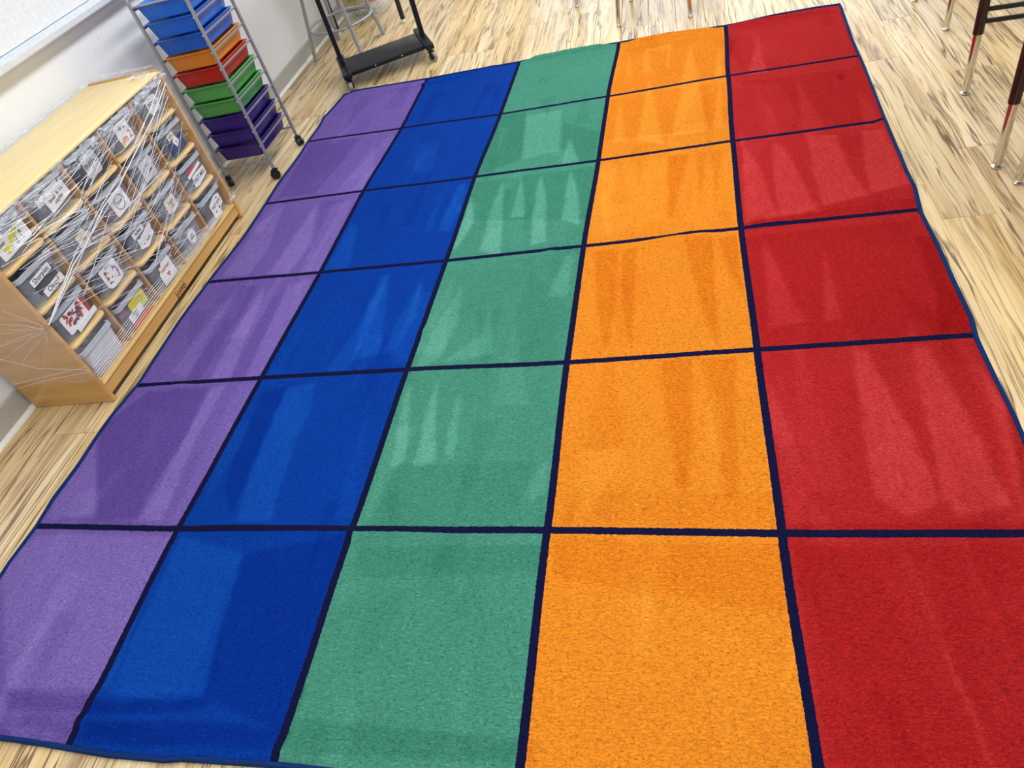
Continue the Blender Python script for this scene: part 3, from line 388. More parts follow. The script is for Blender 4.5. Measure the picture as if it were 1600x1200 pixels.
STRAND=[[2.2,[[1.136,0.374],[1.266,0.414],[1.367,0.446],[1.476,0.462],[1.637,0.505],[1.769,0.518],[1.975,0.566],[2.16,0.609],[2.332,0.666]]],[1.6,[[1.136,0.374],[1.253,0.416],[1.358,0.452],[1.438,0.475],[1.593,0.505],[1.765,0.535],[1.934,0.574],[2.164,0.634],[2.313,0.688]]],[1.4,[[1.145,0.375],[1.286,0.411],[1.372,0.433],[1.506,0.469],[1.672,0.496],[1.866,0.539]]],[1.0,[[1.32,0.349],[1.439,0.391],[1.603,0.458],[1.658,0.477]]],[1.0,[[1.733,0.429],[1.932,0.501],[2.108,0.566],[2.31,0.649]]],[1.0,[[1.725,0.462],[1.922,0.526],[2.126,0.598],[2.281,0.662]]],[1.2,[[1.794,0.418],[1.963,0.483],[2.167,0.578],[2.304,0.624]]],[0.8,[[1.904,0.318],[2.05,0.38],[2.194,0.449],[2.298,0.513]]],[0.8,[[1.729,0.236],[1.916,0.31],[2.028,0.363]]],[0.7,[[1.151,0.167],[1.288,0.16],[1.46,0.164],[1.591,0.166],[1.729,0.159],[1.848,0.146],[2.058,0.135],[2.223,0.129]]],[1,[[1.149,0.157],[1.285,0.151],[1.458,0.155],[1.588,0.157],[1.727,0.15],[1.847,0.137],[2.057,0.129],[2.222,0.126]]],[0.7,[[1.146,0.147],[1.283,0.142],[1.455,0.146],[1.586,0.147],[1.724,0.142],[1.845,0.129],[2.056,0.123],[2.221,0.123]]],[1.3,[[1.143,0.138],[1.28,0.133],[1.453,0.137],[1.583,0.138],[1.722,0.133],[1.844,0.121],[2.055,0.116],[2.22,0.12]]],[1,[[1.14,0.128],[1.277,0.125],[1.45,0.127],[1.581,0.128],[1.72,0.125],[1.842,0.113],[2.054,0.11],[2.219,0.117]]],[1,[[1.138,0.118],[1.275,0.116],[1.448,0.118],[1.579,0.118],[1.717,0.116],[1.84,0.105],[2.053,0.103],[2.218,0.114]]],[0.7,[[1.135,0.108],[1.272,0.107],[1.445,0.109],[1.576,0.109],[1.715,0.107],[1.839,0.096],[2.052,0.097],[2.217,0.111]]],[0.46,[[1.236,0.582],[1.382,0.548],[1.548,0.52]]],[0.47,[[1.58,0.501],[1.685,0.483],[1.796,0.453]]],[0.81,[[1.233,0.358],[1.401,0.308],[1.589,0.247]]],[0.79,[[1.216,0.616],[1.295,0.598],[1.384,0.589]]],[0.72,[[1.409,0.313],[1.47,0.304],[1.532,0.289]]],[0.58,[[1.144,0.666],[1.285,0.662],[1.436,0.647]]],[0.34,[[1.501,0.374],[1.583,0.346],[1.671,0.322]]],[0.56,[[1.389,0.397],[1.509,0.361],[1.638,0.313]]],[0.47,[[1.193,0.504],[1.348,0.473],[1.524,0.444]]],[0.47,[[1.225,0.442],[1.29,0.426],[1.362,0.422]]],[0.69,[[1.22,0.623],[1.309,0.623],[1.401,0.613]]],[0.48,[[1.281,0.364],[1.419,0.322],[1.575,0.287]]],[0.52,[[1.151,0.602],[1.214,0.588],[1.281,0.575]]],[0.42,[[1.231,0.582],[1.353,0.573],[1.485,0.562]]],[0.66,[[1.58,0.498],[1.645,0.465],[1.715,0.438]]],[0.8,[[1.44,0.376],[1.548,0.347],[1.66,0.302]]],[0.56,[[1.137,0.653],[1.23,0.631],[1.332,0.61]]],[0.62,[[1.24,0.682],[1.293,0.678],[1.345,0.668]]],[0.37,[[1.314,0.493],[1.491,0.459],[1.69,0.415]]],[0.87,[[1.375,0.595],[1.557,0.553],[1.764,0.507]]],[0.49,[[1.148,0.678],[1.246,0.664],[1.355,0.659]]],[0.6,[[1.279,0.623],[1.373,0.613],[1.472,0.601]]],[0.54,[[1.426,0.502],[1.572,0.458],[1.731,0.401]]],[0.58,[[1.173,0.476],[1.331,0.436],[1.51,0.396]]],[0.43,[[1.251,0.561],[1.35,0.555],[1.458,0.557]]],[0.66,[[1.166,0.707],[1.326,0.703],[1.5,0.69]]],[0.72,[[1.359,0.43],[1.479,0.415],[1.605,0.386]]],[0.85,[[1.485,0.411],[1.609,0.392],[1.739,0.358]]],[0.73,[[1.332,0.524],[1.517,0.459],[1.73,0.381]]],[0.4,[[1.295,0.526],[1.482,0.505],[1.69,0.466]]],[0.66,[[1.432,0.575],[1.501,0.556],[1.576,0.544]]],[0.82,[[1.269,0.539],[1.349,0.523],[1.432,0.498]]],[0.67,[[1.345,0.379],[1.467,0.328],[1.602,0.269]]],[0.5,[[1.232,0.642],[1.35,0.607],[1.482,0.582]]],[0.42,[[1.205,0.552],[1.286,0.526],[1.376,0.511]]],[0.69,[[1.268,0.45],[1.438,0.4],[1.628,0.331]]],[0.61,[[1.397,0.471],[1.582,0.425],[1.794,0.376]]],[0.36,[[1.455,0.547],[1.563,0.527],[1.682,0.515]]],[0.43,[[1.542,0.482],[1.669,0.424],[1.812,0.372]]],[0.59,[[1.262,0.426],[1.438,0.404],[1.632,0.371]]],[0.56,[[1.195,0.558],[1.367,0.534],[1.559,0.502]]],[0.64,[[1.277,0.596],[1.441,0.553],[1.627,0.504]]],[0.88,[[1.392,0.468],[1.522,0.44],[1.663,0.408]]],[0.75,[[1.281,0.547],[1.436,0.514],[1.613,0.489]]],[0.34,[[1.245,0.527],[1.3,0.504],[1.36,0.491]]],[0.42,[[1.744,0.42],[1.846,0.444],[1.953,0.476]]],[0.38,[[1.806,0.451],[1.895,0.474],[1.986,0.495]]],[0.83,[[1.986,0.58],[2.122,0.623],[2.263,0.652]]],[0.4,[[1.625,0.602],[1.757,0.649],[1.895,0.695]]],[0.54,[[1.893,0.377],[2.048,0.436],[2.209,0.492]]],[0.31,[[2.073,0.569],[2.16,0.592],[2.25,0.619]]],[0.5,[[1.654,0.332],[1.839,0.367],[2.039,0.412]]],[0.86,[[1.536,0.542],[1.724,0.612],[1.924,0.684]]],[0.43,[[1.873,0.408],[2.057,0.476],[2.252,0.557]]],[0.78,[[1.647,0.41],[1.795,0.428],[1.956,0.457]]],[0.49,[[1.959,0.58],[2.139,0.633],[2.329,0.679]]],[0.34,[[1.536,0.385],[1.735,0.422],[1.952,0.472]]],[0.51,[[1.954,0.55],[2.066,0.574],[2.183,0.606]]],[0.34,[[1.861,0.279],[1.962,0.298],[2.066,0.318]]],[0.42,[[1.712,0.5],[1.872,0.54],[2.042,0.576]]],[0.5,[[1.89,0.499],[2.027,0.536],[2.174,0.59]]],[0.75,[[1.68,0.212],[1.891,0.294],[2.115,0.379]]],[0.77,[[1.782,0.434],[1.891,0.465],[2.007,0.511]]],[0.76,[[1.759,0.419],[1.851,0.449],[1.945,0.486]]],[0.36,[[1.947,0.605],[2.117,0.657],[2.297,0.704]]],[0.84,[[1.484,0.518],[1.642,0.549],[1.815,0.597]]],[0.68,[[1.784,0.366],[1.888,0.399],[1.995,0.435]]],[0.4,[[1.655,0.367],[1.876,0.391],[2.124,0.434]]],[0.6,[[1.814,0.499],[2.036,0.567],[2.276,0.645]]],[0.56,[[1.758,0.331],[1.92,0.361],[2.091,0.387]]],[0.53,[[1.653,0.589],[1.879,0.632],[2.129,0.685]]],[0.41,[[1.937,0.606],[2.024,0.64],[2.115,0.69]]],[0.78,[[1.527,0.332],[1.73,0.398],[1.95,0.478]]],[0.57,[[1.512,0.471],[1.566,0.482],[1.622,0.498]]],[0.5,[[1.635,0.311],[1.826,0.355],[2.03,0.394]]],[0.7,[[2.0,0.494],[2.126,0.541],[2.255,0.575]]],[0.44,[[1.827,0.629],[1.913,0.646],[2.002,0.667]]],[0.86,[[1.83,0.438],[1.964,0.464],[2.106,0.498]]],[0.32,[[1.787,0.369],[1.965,0.396],[2.159,0.441]]],[0.8,[[1.514,0.551],[1.702,0.604],[1.905,0.661]]],[0.8,[[1.52,0.56],[1.655,0.611],[1.794,0.654]]],[0.33,[[1.731,0.501],[1.942,0.574],[2.169,0.659]]],[0.47,[[2.045,0.521],[2.16,0.556],[2.281,0.604]]],[0.34,[[1.703,0.37],[1.839,0.424],[1.981,0.488]]],[0.52,[[1.449,0.456],[1.582,0.505],[1.723,0.568]]],[0.32,[[1.511,0.504],[1.685,0.559],[1.871,0.627]]],[0.35,[[1.523,0.509],[1.684,0.56],[1.856,0.621]]],[0.62,[[1.179,0.418],[1.29,0.395],[1.409,0.372]]],[0.34,[[1.311,0.493],[1.365,0.476],[1.422,0.463]]],[0.88,[[1.34,0.574],[1.456,0.552],[1.585,0.538]]],[0.67,[[1.478,0.356],[1.576,0.325],[1.682,0.296]]],[0.69,[[1.706,0.424],[1.761,0.413],[1.816,0.394]]],[0.89,[[1.604,0.227],[1.692,0.207],[1.785,0.184]]],[0.32,[[1.296,0.29],[1.421,0.248],[1.559,0.205]]],[0.72,[[1.38,0.242],[1.475,0.209],[1.577,0.178]]],[0.81,[[1.846,0.246],[1.92,0.227],[2.0,0.225]]],[0.36,[[1.54,0.293],[1.672,0.254],[1.814,0.199]]],[0.56,[[1.257,0.377],[1.347,0.351],[1.44,0.315]]],[0.71,[[1.737,0.235],[1.896,0.179],[2.074,0.13]]],[0.53,[[1.249,0.381],[1.317,0.36],[1.389,0.341]]],[0.41,[[1.442,0.218],[1.519,0.192],[1.597,0.149]]],[0.33,[[1.493,0.405],[1.552,0.391],[1.616,0.381]]],[0.36,[[1.422,0.482],[1.472,0.461],[1.522,0.435]]],[0.63,[[1.509,0.459],[1.586,0.44],[1.666,0.422]]],[0.36,[[1.369,0.576],[1.467,0.55],[1.57,0.51]]],[0.54,[[1.344,0.489],[1.411,0.471],[1.485,0.463]]],[0.5,[[1.462,0.434],[1.571,0.409],[1.691,0.391]]],[0.89,[[1.461,0.402],[1.508,0.379],[1.556,0.355]]],[0.62,[[1.494,0.458],[1.579,0.447],[1.665,0.425]]],[0.67,[[1.392,0.307],[1.507,0.265],[1.633,0.225]]],[0.7,[[1.706,0.335],[1.796,0.289],[1.894,0.242]]],[0.51,[[1.337,0.28],[1.452,0.243],[1.576,0.2]]],[0.79,[[1.629,0.412],[1.722,0.378],[1.823,0.347]]],[0.58,[[1.425,0.371],[1.513,0.335],[1.61,0.307]]],[0.44,[[1.591,0.276],[1.651,0.255],[1.71,0.217]]],[0.7,[[1.477,0.451],[1.54,0.428],[1.607,0.414]]],[0.58,[[1.353,0.579],[1.454,0.573],[1.559,0.56]]],[0.41,[[1.453,0.342],[1.577,0.313],[1.712,0.282]]],[0.54,[[1.735,0.17],[1.828,0.152],[1.924,0.124]]],[0.46,[[1.243,0.421],[1.337,0.409],[1.438,0.399]]],[0.77,[[1.154,0.426],[1.256,0.395],[1.363,0.35]]],[0.76,[[1.254,0.444],[1.32,0.433],[1.393,0.434]]],[0.57,[[1.736,0.36],[1.803,0.341],[1.875,0.334]]],[0.68,[[1.626,0.268],[1.693,0.249],[1.761,0.214]]],[0.49,[[1.878,0.29],[1.939,0.276],[2.001,0.26]]],[0.33,[[1.888,0.334],[1.933,0.315],[1.98,0.301]]],[0.38,[[1.97,0.3],[2.051,0.29],[2.134,0.266]]],[0.3,[[1.761,0.36],[1.83,0.349],[1.899,0.326]]],[0.45,[[2.141,0.339],[2.178,0.328],[2.217,0.326]]],[0.3,[[1.911,0.511],[1.938,0.504],[1.964,0.491]]],[0.4,[[2.103,0.501],[2.192,0.479],[2.286,0.463]]],[0.37,[[1.911,0.251],[1.991,0.219],[2.077,0.199]]],[0.38,[[1.755,0.35],[1.841,0.333],[1.929,0.304]]],[0.44,[[2.049,0.453],[2.147,0.414],[2.253,0.39]]],[0.43,[[1.927,0.524],[1.97,0.512],[2.012,0.489]]],[0.36,[[1.961,0.492],[2.033,0.478],[2.109,0.469]]],[0.25,[[1.889,0.396],[1.923,0.387],[1.956,0.371]]],[0.31,[[1.876,0.33],[1.906,0.323],[1.935,0.306]]],[0.35,[[2.148,0.537],[2.226,0.508],[2.308,0.476]]],[0.39,[[2.083,0.563],[2.148,0.534],[2.217,0.513]]],[0.44,[[1.984,0.289],[2.046,0.259],[2.11,0.222]]],[0.43,[[1.976,0.492],[2.033,0.49],[2.089,0.472]]],[0.38,[[1.933,0.533],[2.006,0.505],[2.085,0.489]]],[0.33,[[1.942,0.442],[2.024,0.426],[2.109,0.4]]],[0.48,[[2.093,0.299],[2.178,0.275],[2.268,0.251]]],[0.36,[[2.072,0.343],[2.118,0.328],[2.165,0.322]]],[0.49,[[2.104,0.568],[2.141,0.556],[2.181,0.557]]],[0.32,[[1.839,0.327],[1.925,0.312],[2.014,0.287]]],[0.28,[[1.946,0.438],[2.013,0.428],[2.081,0.409]]],[0.88,[[1.592,0.593],[1.676,0.612],[1.764,0.638]]],[0.59,[[1.52,0.665],[1.672,0.663],[1.84,0.665]]],[0.34,[[1.3,0.68],[1.426,0.678],[1.564,0.68]]],[0.72,[[1.736,0.536],[1.808,0.531],[1.886,0.541]]],[0.61,[[1.575,0.564],[1.653,0.56],[1.734,0.555]]],[0.43,[[1.826,0.382],[1.903,0.378],[1.984,0.381]]],[0.34,[[1.829,0.5],[1.969,0.508],[2.119,0.52]]],[0.75,[[2.104,0.537],[2.205,0.555],[2.31,0.569]]],[0.82,[[1.681,0.562],[1.825,0.57],[1.979,0.573]]],[0.78,[[1.645,0.444],[1.822,0.439],[2.017,0.432]]],[0.41,[[1.627,0.467],[1.763,0.47],[1.911,0.487]]],[0.78,[[1.557,0.648],[1.633,0.654],[1.714,0.67]]],[0.74,[[1.728,0.632],[1.818,0.633],[1.911,0.633]]],[0.4,[[1.963,0.583],[2.065,0.582],[2.175,0.596]]],[0.67,[[1.832,0.605],[1.887,0.596],[1.945,0.599]]],[0.49,[[2.0,0.56],[2.061,0.556],[2.126,0.565]]],[0.61,[[1.671,0.617],[1.745,0.641],[1.817,0.651]]],[0.58,[[1.525,0.622],[1.625,0.621],[1.731,0.619]]],[0.4,[[1.819,0.423],[1.901,0.422],[1.987,0.425]]],[0.32,[[1.514,0.489],[1.629,0.497],[1.751,0.506]]],[0.37,[[1.494,0.618],[1.602,0.62],[1.718,0.625]]],[0.83,[[1.773,0.442],[1.926,0.438],[2.092,0.44]]],[0.43,[[1.935,0.358],[2.009,0.356],[2.086,0.362]]],[0.89,[[1.816,0.231],[1.895,0.225],[1.978,0.227]]],[0.82,[[1.754,0.246],[1.821,0.254],[1.89,0.264]]],[0.59,[[1.933,0.375],[2.007,0.376],[2.086,0.393]]],[0.33,[[1.897,0.226],[1.965,0.232],[2.037,0.256]]],[0.44,[[1.973,0.241],[2.027,0.248],[2.083,0.26]]],[0.81,[[1.709,0.227],[1.774,0.256],[1.836,0.271]]],[0.69,[[1.691,0.245],[1.771,0.273],[1.851,0.297]]],[0.48,[[1.758,0.186],[1.818,0.197],[1.883,0.22]]],[0.36,[[1.758,0.18],[1.83,0.185],[1.907,0.203]]],[0.81,[[1.81,0.365],[1.872,0.373],[1.937,0.388]]],[0.87,[[1.799,0.172],[1.897,0.172],[2.001,0.18]]],[0.53,[[1.968,0.207],[2.1,0.204],[2.242,0.209]]],[0.34,[[2.085,0.188],[2.204,0.209],[2.328,0.23]]],[0.88,[[1.799,0.239],[1.919,0.282],[2.04,0.31]]],[0.66,[[1.746,0.366],[1.824,0.366],[1.907,0.377]]],[0.39,[[1.872,0.339],[2.004,0.335],[2.144,0.327]]],[0.46,[[1.76,0.303],[1.866,0.33],[1.974,0.345]]],[0.83,[[1.901,0.277],[1.955,0.293],[2.009,0.311]]],[0.56,[[1.851,0.24],[1.907,0.249],[1.966,0.27]]],[0.32,[[2.019,0.295],[2.139,0.304],[2.267,0.326]]],[0.81,[[1.939,0.308],[2.03,0.317],[2.124,0.327]]],[0.45,[[1.93,0.245],[2.036,0.267],[2.149,0.305]]],[0.77,[[1.302,0.548],[1.386,0.541],[1.473,0.524]]],[0.87,[[1.418,0.597],[1.522,0.605],[1.633,0.614]]],[0.71,[[1.463,0.579],[1.515,0.562],[1.568,0.543]]],[0.87,[[1.247,0.611],[1.319,0.605],[1.397,0.606]]],[0.68,[[1.462,0.631],[1.507,0.638],[1.552,0.644]]],[0.7,[[1.156,0.696],[1.24,0.679],[1.331,0.661]]],[0.39,[[1.427,0.649],[1.531,0.644],[1.641,0.636]]],[0.47,[[1.224,0.612],[1.298,0.613],[1.374,0.608]]],[0.75,[[1.36,0.593],[1.461,0.577],[1.571,0.564]]],[0.39,[[1.384,0.707],[1.437,0.707],[1.49,0.699]]],[0.82,[[1.319,0.602],[1.394,0.612],[1.469,0.61]]],[0.75,[[1.387,0.582],[1.487,0.575],[1.596,0.578]]],[0.3,[[1.309,0.57],[1.357,0.559],[1.41,0.56]]],[0.62,[[1.408,0.645],[1.451,0.656],[1.494,0.662]]],[0.73,[[1.243,0.588],[1.314,0.596],[1.385,0.597]]],[0.34,[[1.446,0.635],[1.526,0.625],[1.614,0.623]]],[0.85,[[1.19,0.621],[1.268,0.616],[1.351,0.614]]],[0.64,[[1.447,0.568],[1.493,0.57],[1.538,0.568]]],[0.42,[[1.53,0.627],[1.575,0.62],[1.624,0.621]]],[0.33,[[1.427,0.558],[1.488,0.539],[1.555,0.531]]],[0.79,[[1.171,0.675],[1.26,0.653],[1.359,0.637]]],[0.88,[[1.499,0.659],[1.557,0.674],[1.613,0.679]]]]
SIDE=[[0.43,[[0.352,0.377],[0.251,0.369],[0.146,0.368]]],[0.5,[[0.347,0.367],[0.292,0.37],[0.224,0.38]]],[0.42,[[0.354,0.371],[0.268,0.394],[0.168,0.418]]],[0.5,[[0.339,0.363],[0.2,0.307],[0.021,0.234]]],[0.45,[[0.362,0.381],[0.312,0.363],[0.252,0.344]]],[0.27,[[0.353,0.362],[0.329,0.329],[0.305,0.295]]],[0.28,[[0.35,0.358],[0.293,0.272],[0.211,0.172]]],[0.33,[[0.363,0.381],[0.259,0.311],[0.133,0.227]]],[0.58,[[0.344,0.358],[0.26,0.349],[0.155,0.328]]],[0.39,[[0.355,0.369],[0.329,0.376],[0.3,0.389]]],[0.44,[[0.36,0.382],[0.315,0.418],[0.263,0.464]]],[0.25,[[0.341,0.362],[0.214,0.267],[0.052,0.142]]],[0.43,[[0.357,0.372],[0.325,0.378],[0.287,0.39]]],[0.29,[[0.361,0.357],[0.267,0.26],[0.151,0.131]]],[0.43,[[0.35,0.362],[0.318,0.385],[0.264,0.403]]],[0.4,[[0.361,0.372],[0.317,0.378],[0.253,0.379]]],[0.59,[[0.359,0.356],[0.256,0.302],[0.148,0.24]]],[0.28,[[0.361,0.38],[0.33,0.404],[0.287,0.418]]],[0.7,[[0.018,0.118],[0.189,0.145],[0.375,0.165]]],[0.7,[[0.063,0.262],[0.18,0.201],[0.382,0.173]]],[0.7,[[0.005,0.136],[0.238,0.169],[0.389,0.189]]],[0.7,[[0.116,0.318],[0.339,0.351]]]]
# ---------------- the rug ----------------
def interp(L, x):
    if x <= L[0][0]: return L[0][1]
    for (a, va), (b, vb) in zip(L, L[1:]):
        if x <= b: return va+(vb-va)*(x-a)/(b-a)
    return L[-1][1]
def gridv(a, b, k):
    i = min(4, int(a)); j = min(5, int(b)); f = a-i; g = b-j
    f = f*f*(3-2*f); g = g*g*(3-2*g)
    return (GRID[j][i][k]*(1-f)+GRID[j][i+1][k]*f)*(1-g)+(GRID[j+1][i][k]*(1-f)+GRID[j+1][i+1][k]*f)*g
def seg_d(p, a, b):
    ab = b-a; t = max(0, min(1, (p-a).dot(ab)/ab.length_squared)); return (p-(a+ab*t)).length, t
NX, NY = 391, 523
HT = .010
verts = []; uvs = []
def rug_xy(a, b):
    da, db = gridv(a, b, 0), gridv(a, b, 1)
    da += (interp(EDGE_L, b)-gridv(0, b, 0))*max(0, 1-a/.45)**2 + (interp(EDGE_R, b)-gridv(5, b, 0))*max(0, 1-(5-a)/.45)**2
    db += (interp(EDGE_T, a)-gridv(a, 0, 1))*max(0, 1-b/.4)**2 + (interp(EDGE_B, a)-gridv(a, 6, 1))*max(0, 1-(6-b)/.4)**2
    return RO+RS*(a+da)+RT*(b+db)
xy = [[rug_xy(5*i/(NX-1), 6*j/(NY-1)) for i in range(NX)] for j in range(NY)]
nap_sheen = [[0.]*NX for _ in range(NY)]; hz = [[0.]*NX for _ in range(NY)]
rs_ = random.Random(12)
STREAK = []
for _ in range(230):   # painted sheen of faint vacuum strokes running the length of the rug
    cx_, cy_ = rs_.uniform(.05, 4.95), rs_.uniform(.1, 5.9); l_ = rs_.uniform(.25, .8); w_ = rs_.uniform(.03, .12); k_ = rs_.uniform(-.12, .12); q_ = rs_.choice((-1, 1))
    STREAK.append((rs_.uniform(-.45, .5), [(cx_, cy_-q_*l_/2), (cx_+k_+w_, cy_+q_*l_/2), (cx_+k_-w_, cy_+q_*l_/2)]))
for tone, poly in NAP_SHEEN+STREAK:
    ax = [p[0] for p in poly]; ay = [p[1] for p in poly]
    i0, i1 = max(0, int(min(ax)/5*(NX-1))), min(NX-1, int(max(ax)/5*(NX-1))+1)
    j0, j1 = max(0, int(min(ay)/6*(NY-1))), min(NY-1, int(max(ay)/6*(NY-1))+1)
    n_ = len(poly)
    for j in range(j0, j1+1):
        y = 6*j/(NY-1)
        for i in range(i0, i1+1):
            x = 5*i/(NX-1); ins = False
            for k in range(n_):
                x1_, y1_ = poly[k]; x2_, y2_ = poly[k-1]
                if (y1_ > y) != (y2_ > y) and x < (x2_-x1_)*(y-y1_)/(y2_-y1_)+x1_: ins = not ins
            if ins: nap_sheen[j][i] += tone
# soften the painted sheen strokes a little
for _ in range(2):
    nb = [r[:] for r in nap_sheen]
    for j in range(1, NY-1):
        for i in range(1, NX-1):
            nb[j][i] = (nap_sheen[j][i]*4+nap_sheen[j-1][i]+nap_sheen[j+1][i]+nap_sheen[j][i-1]+nap_sheen[j][i+1])/8
    nap_sheen = nb
for amp, sg, pts in CREASE:
    P = [Vector(p) for p in pts]; s_ = sg*.9/1000; a_ = amp*1.6/1000; rad = s_*3
    total = sum((q-p).length for p, q in zip(P, P[1:]))
    run = 0
    lo = [min(p[k] for p in P)-rad-.06 for k in (0, 1)]; hi = [max(p[k] for p in P)+rad+.06 for k in (0, 1)]
    for j in range(NY):
        for i in range(NX):
            p = xy[j][i]
            if not (lo[0] < p.x < hi[0] and lo[1] < p.y < hi[1]): continue
            best = 9; bt = 0; acc = 0
            for q0, q1 in zip(P, P[1:]):
                d, t = seg_d(p, q0, q1); L = (q1-q0).length
                if d < best: best = d; bt = (acc+t*L)/total
                acc += L
            if best < rad:
                hz[j][i] += a_*math.exp(-best*best/(2*s_*s_))*min(1, 5*bt+.15, 5*(1-bt)+.15)
for j in range(NY):
    for i in range(NX):
        p = xy[j][i]; b = HT+hz[j][i]+.0012*noise.noise(Vector((p.x*3.2, p.y*3.2, 1)))+.0008*noise.noise(Vector((p.x*11, p.y*11, 4)))
        e = min(i, NX-1-i, j, NY-1-j)
        if e < 2: b -= (.003, .001)[e]
        verts.append((p.x, p.y, b)); uvs.append((5*i/(NX-1), 6*j/(NY-1)))
faces = [(j*NX+i, (j+1)*NX+i, (j+1)*NX+i+1, j*NX+i+1) for j in range(NY-1) for i in range(NX-1)]
ring = [(i, 0) for i in range(NX)]+[(NX-1, j) for j in range(1, NY)]+[(i, NY-1) for i in range(NX-2, -1, -1)]+[(0, j) for j in range(NY-2, 0, -1)]
base0 = len(verts)
for i, j in ring: p = xy[j][i]; verts.append((p.x, p.y, .0005)); uvs.append((5*i/(NX-1), 6*j/(NY-1)))
nr = len(ring)
for k in range(nr):
    a = ring[k]; b = ring[(k+1) % nr]
    faces.append((a[1]*NX+a[0], b[1]*NX+b[0], base0+(k+1) % nr, base0+k))
me = bpy.data.meshes.new('pile'); me.from_pydata(verts, [], faces)
me.polygons.foreach_set('use_smooth', [True]*len(me.polygons))
ul = me.uv_layers.new(name='UVMap'); li = [0]*len(me.loops); me.loops.foreach_get('vertex_index', li)
ul.data.foreach_set('uv', [c for q in li for c in uvs[q]])
at = me.attributes.new('nap_sheen', 'FLOAT', 'POINT')
vals = [nap_sheen[j][i] for j in range(NY) for i in range(NX)]+[nap_sheen[j][i] for i, j in ring]
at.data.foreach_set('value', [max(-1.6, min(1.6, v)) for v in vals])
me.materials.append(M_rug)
rug = thing('area_rug', 'large rectangular rug of purple, blue, green, orange and red squares with navy lines', 'rug', (RO.x, RO.y, 0))
ro = bpy.data.objects.new('pile', me); COL.objects.link(ro); ro.parent = rug; ro.location = (-RO.x, -RO.y, 0)
bp = []
for i, j in ring[::3]:
    p = xy[j][i]; bp.append((p.x-RO.x, p.y-RO.y, .0075+hz[j][i]*.9))
MB().tube(bp, .0072, 6, closed=True).build('binding', M_bind, rug, 60)['label'] = 'dark blue serged binding along the rug edge'

# ---------------- whiteboard on the left wall ----------------
wbd = thing('whiteboard', 'white wall-mounted marker board with pale metal frame and tray, at top left', 'whiteboard', (WX, 2.6, .94))
MB().box((.010, 0, .62), (.018, 3.0, 1.2)).build('panel', M_board, wbd)
fr = MB()
fr.box((.012, 0, .008), (.024, 3.04, .02)); fr.box((.012, 0, 1.232), (.024, 3.04, .02))
for s in (-1, 1): fr.box((.012, s*1.51, .62), (.024, .02, 1.2))
fr.build('frame', M_alu, wbd)
trp = [(.0, -.018), (.074, -.018), (.082, -.012), (.082, .008), (.077, .010), (.074, -.006), (.0, -.010)]
tb = MB(); k = len(trp); vs = [(x, y, z) for y in (-1.5, 1.5) for x, z in trp]
tb.add(vs, [tuple(range(k)), tuple(range(k, 2*k))]+[(i, (i+1) % k, k+(i+1) % k, k+i) for i in range(k)])
tb.build('marker_tray', M_alu, wbd)

# ---------------- tray cabinet ----------------
CY0, CY1, CF = 1.132, 2.356, .354; CB = -.009; CH = .722
cab = thing('tray_cabinet', 'low birch storage cabinet wrapped in clear film, holding twenty labelled trays', 'cabinet', (.17, (CY0+CY1)/2, 0))
def cl(v): return (v[0]-.17, v[1]-(CY0+CY1)/2, v[2])
OFFM = Matrix.Translation((-.17, -(CY0+CY1)/2, 0))
XZ = Matrix(((1, 0, 0, 0), (0, 0, -1, 0), (0, 1, 0, 0), (0, 0, 0, 1)))
TH = .018
for y in (CY0, CY1-TH):
    m = OFFM @ Matrix.Translation((0, y+TH, 0)) @ XZ
    MB().slab(rounded(CB, .001, CF+.004, CH, (.012, .006, .03, .02), 6), 0, TH, .0035, 3, M=m).build('side_panel', M_birchS, cab, 40)
MB().slab(rounded(CB+.002, CY0+TH, CF-.002, CY1-TH, 0), .700, .718, .008, 4, M=OFFM).build('top_panel', M_birchT, cab, 50)
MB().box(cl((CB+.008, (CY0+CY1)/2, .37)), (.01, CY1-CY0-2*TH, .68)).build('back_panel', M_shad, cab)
MB().slab(rounded(CB+.002, CY0+TH, CF, CY1-TH, 0), .066, .085, .008, 4, M=OFFM).build('base_shelf', M_birchE, cab, 50)
kb = MB().box(cl((CF-.010, (CY0+CY1)/2, .0465)), (.014, CY1-CY0-2*TH, .038)).build('kickboard', M_birchS, cab)
LETM = lambda x, y, z: Matrix(((0, 0, 1, x), (1, 0, 0, y), (0, 1, 0, z), (0, 0, 0, 1)))
lettering('jonti', .036, M_ink, kb, OFFM @ LETM(CF-.0028, 1.735, .044), squash=1.3)
DIV = [CY0+TH/2+(CY1-CY0-TH)*k/5 for k in range(6)]
for k in range(1, 5):
    m = OFFM @ Matrix.Translation((0, DIV[k]+.007, 0)) @ XZ
    MB().slab(rounded(CB+.012, .0855, CF-.014, .6995, 0), 0, .014, .002, 2, M=m).build('divider', M_birchI, cab, 40)
SHZ = (.245, .405, .565)
for k in range(5):
    y0 = DIV[k]+(.009 if k == 0 else .0072); y1 = DIV[k+1]-(.009 if k == 4 else .0072)
    for z in SHZ:
        MB().slab(rounded(CB+.012, y0+.0003, CF-.003, y1-.0003, (0, .034, .034, 0), 6), z-.013, z+.004, .0075, 4, M=OFFM).build('shelf', M_birchE, cab, 50)
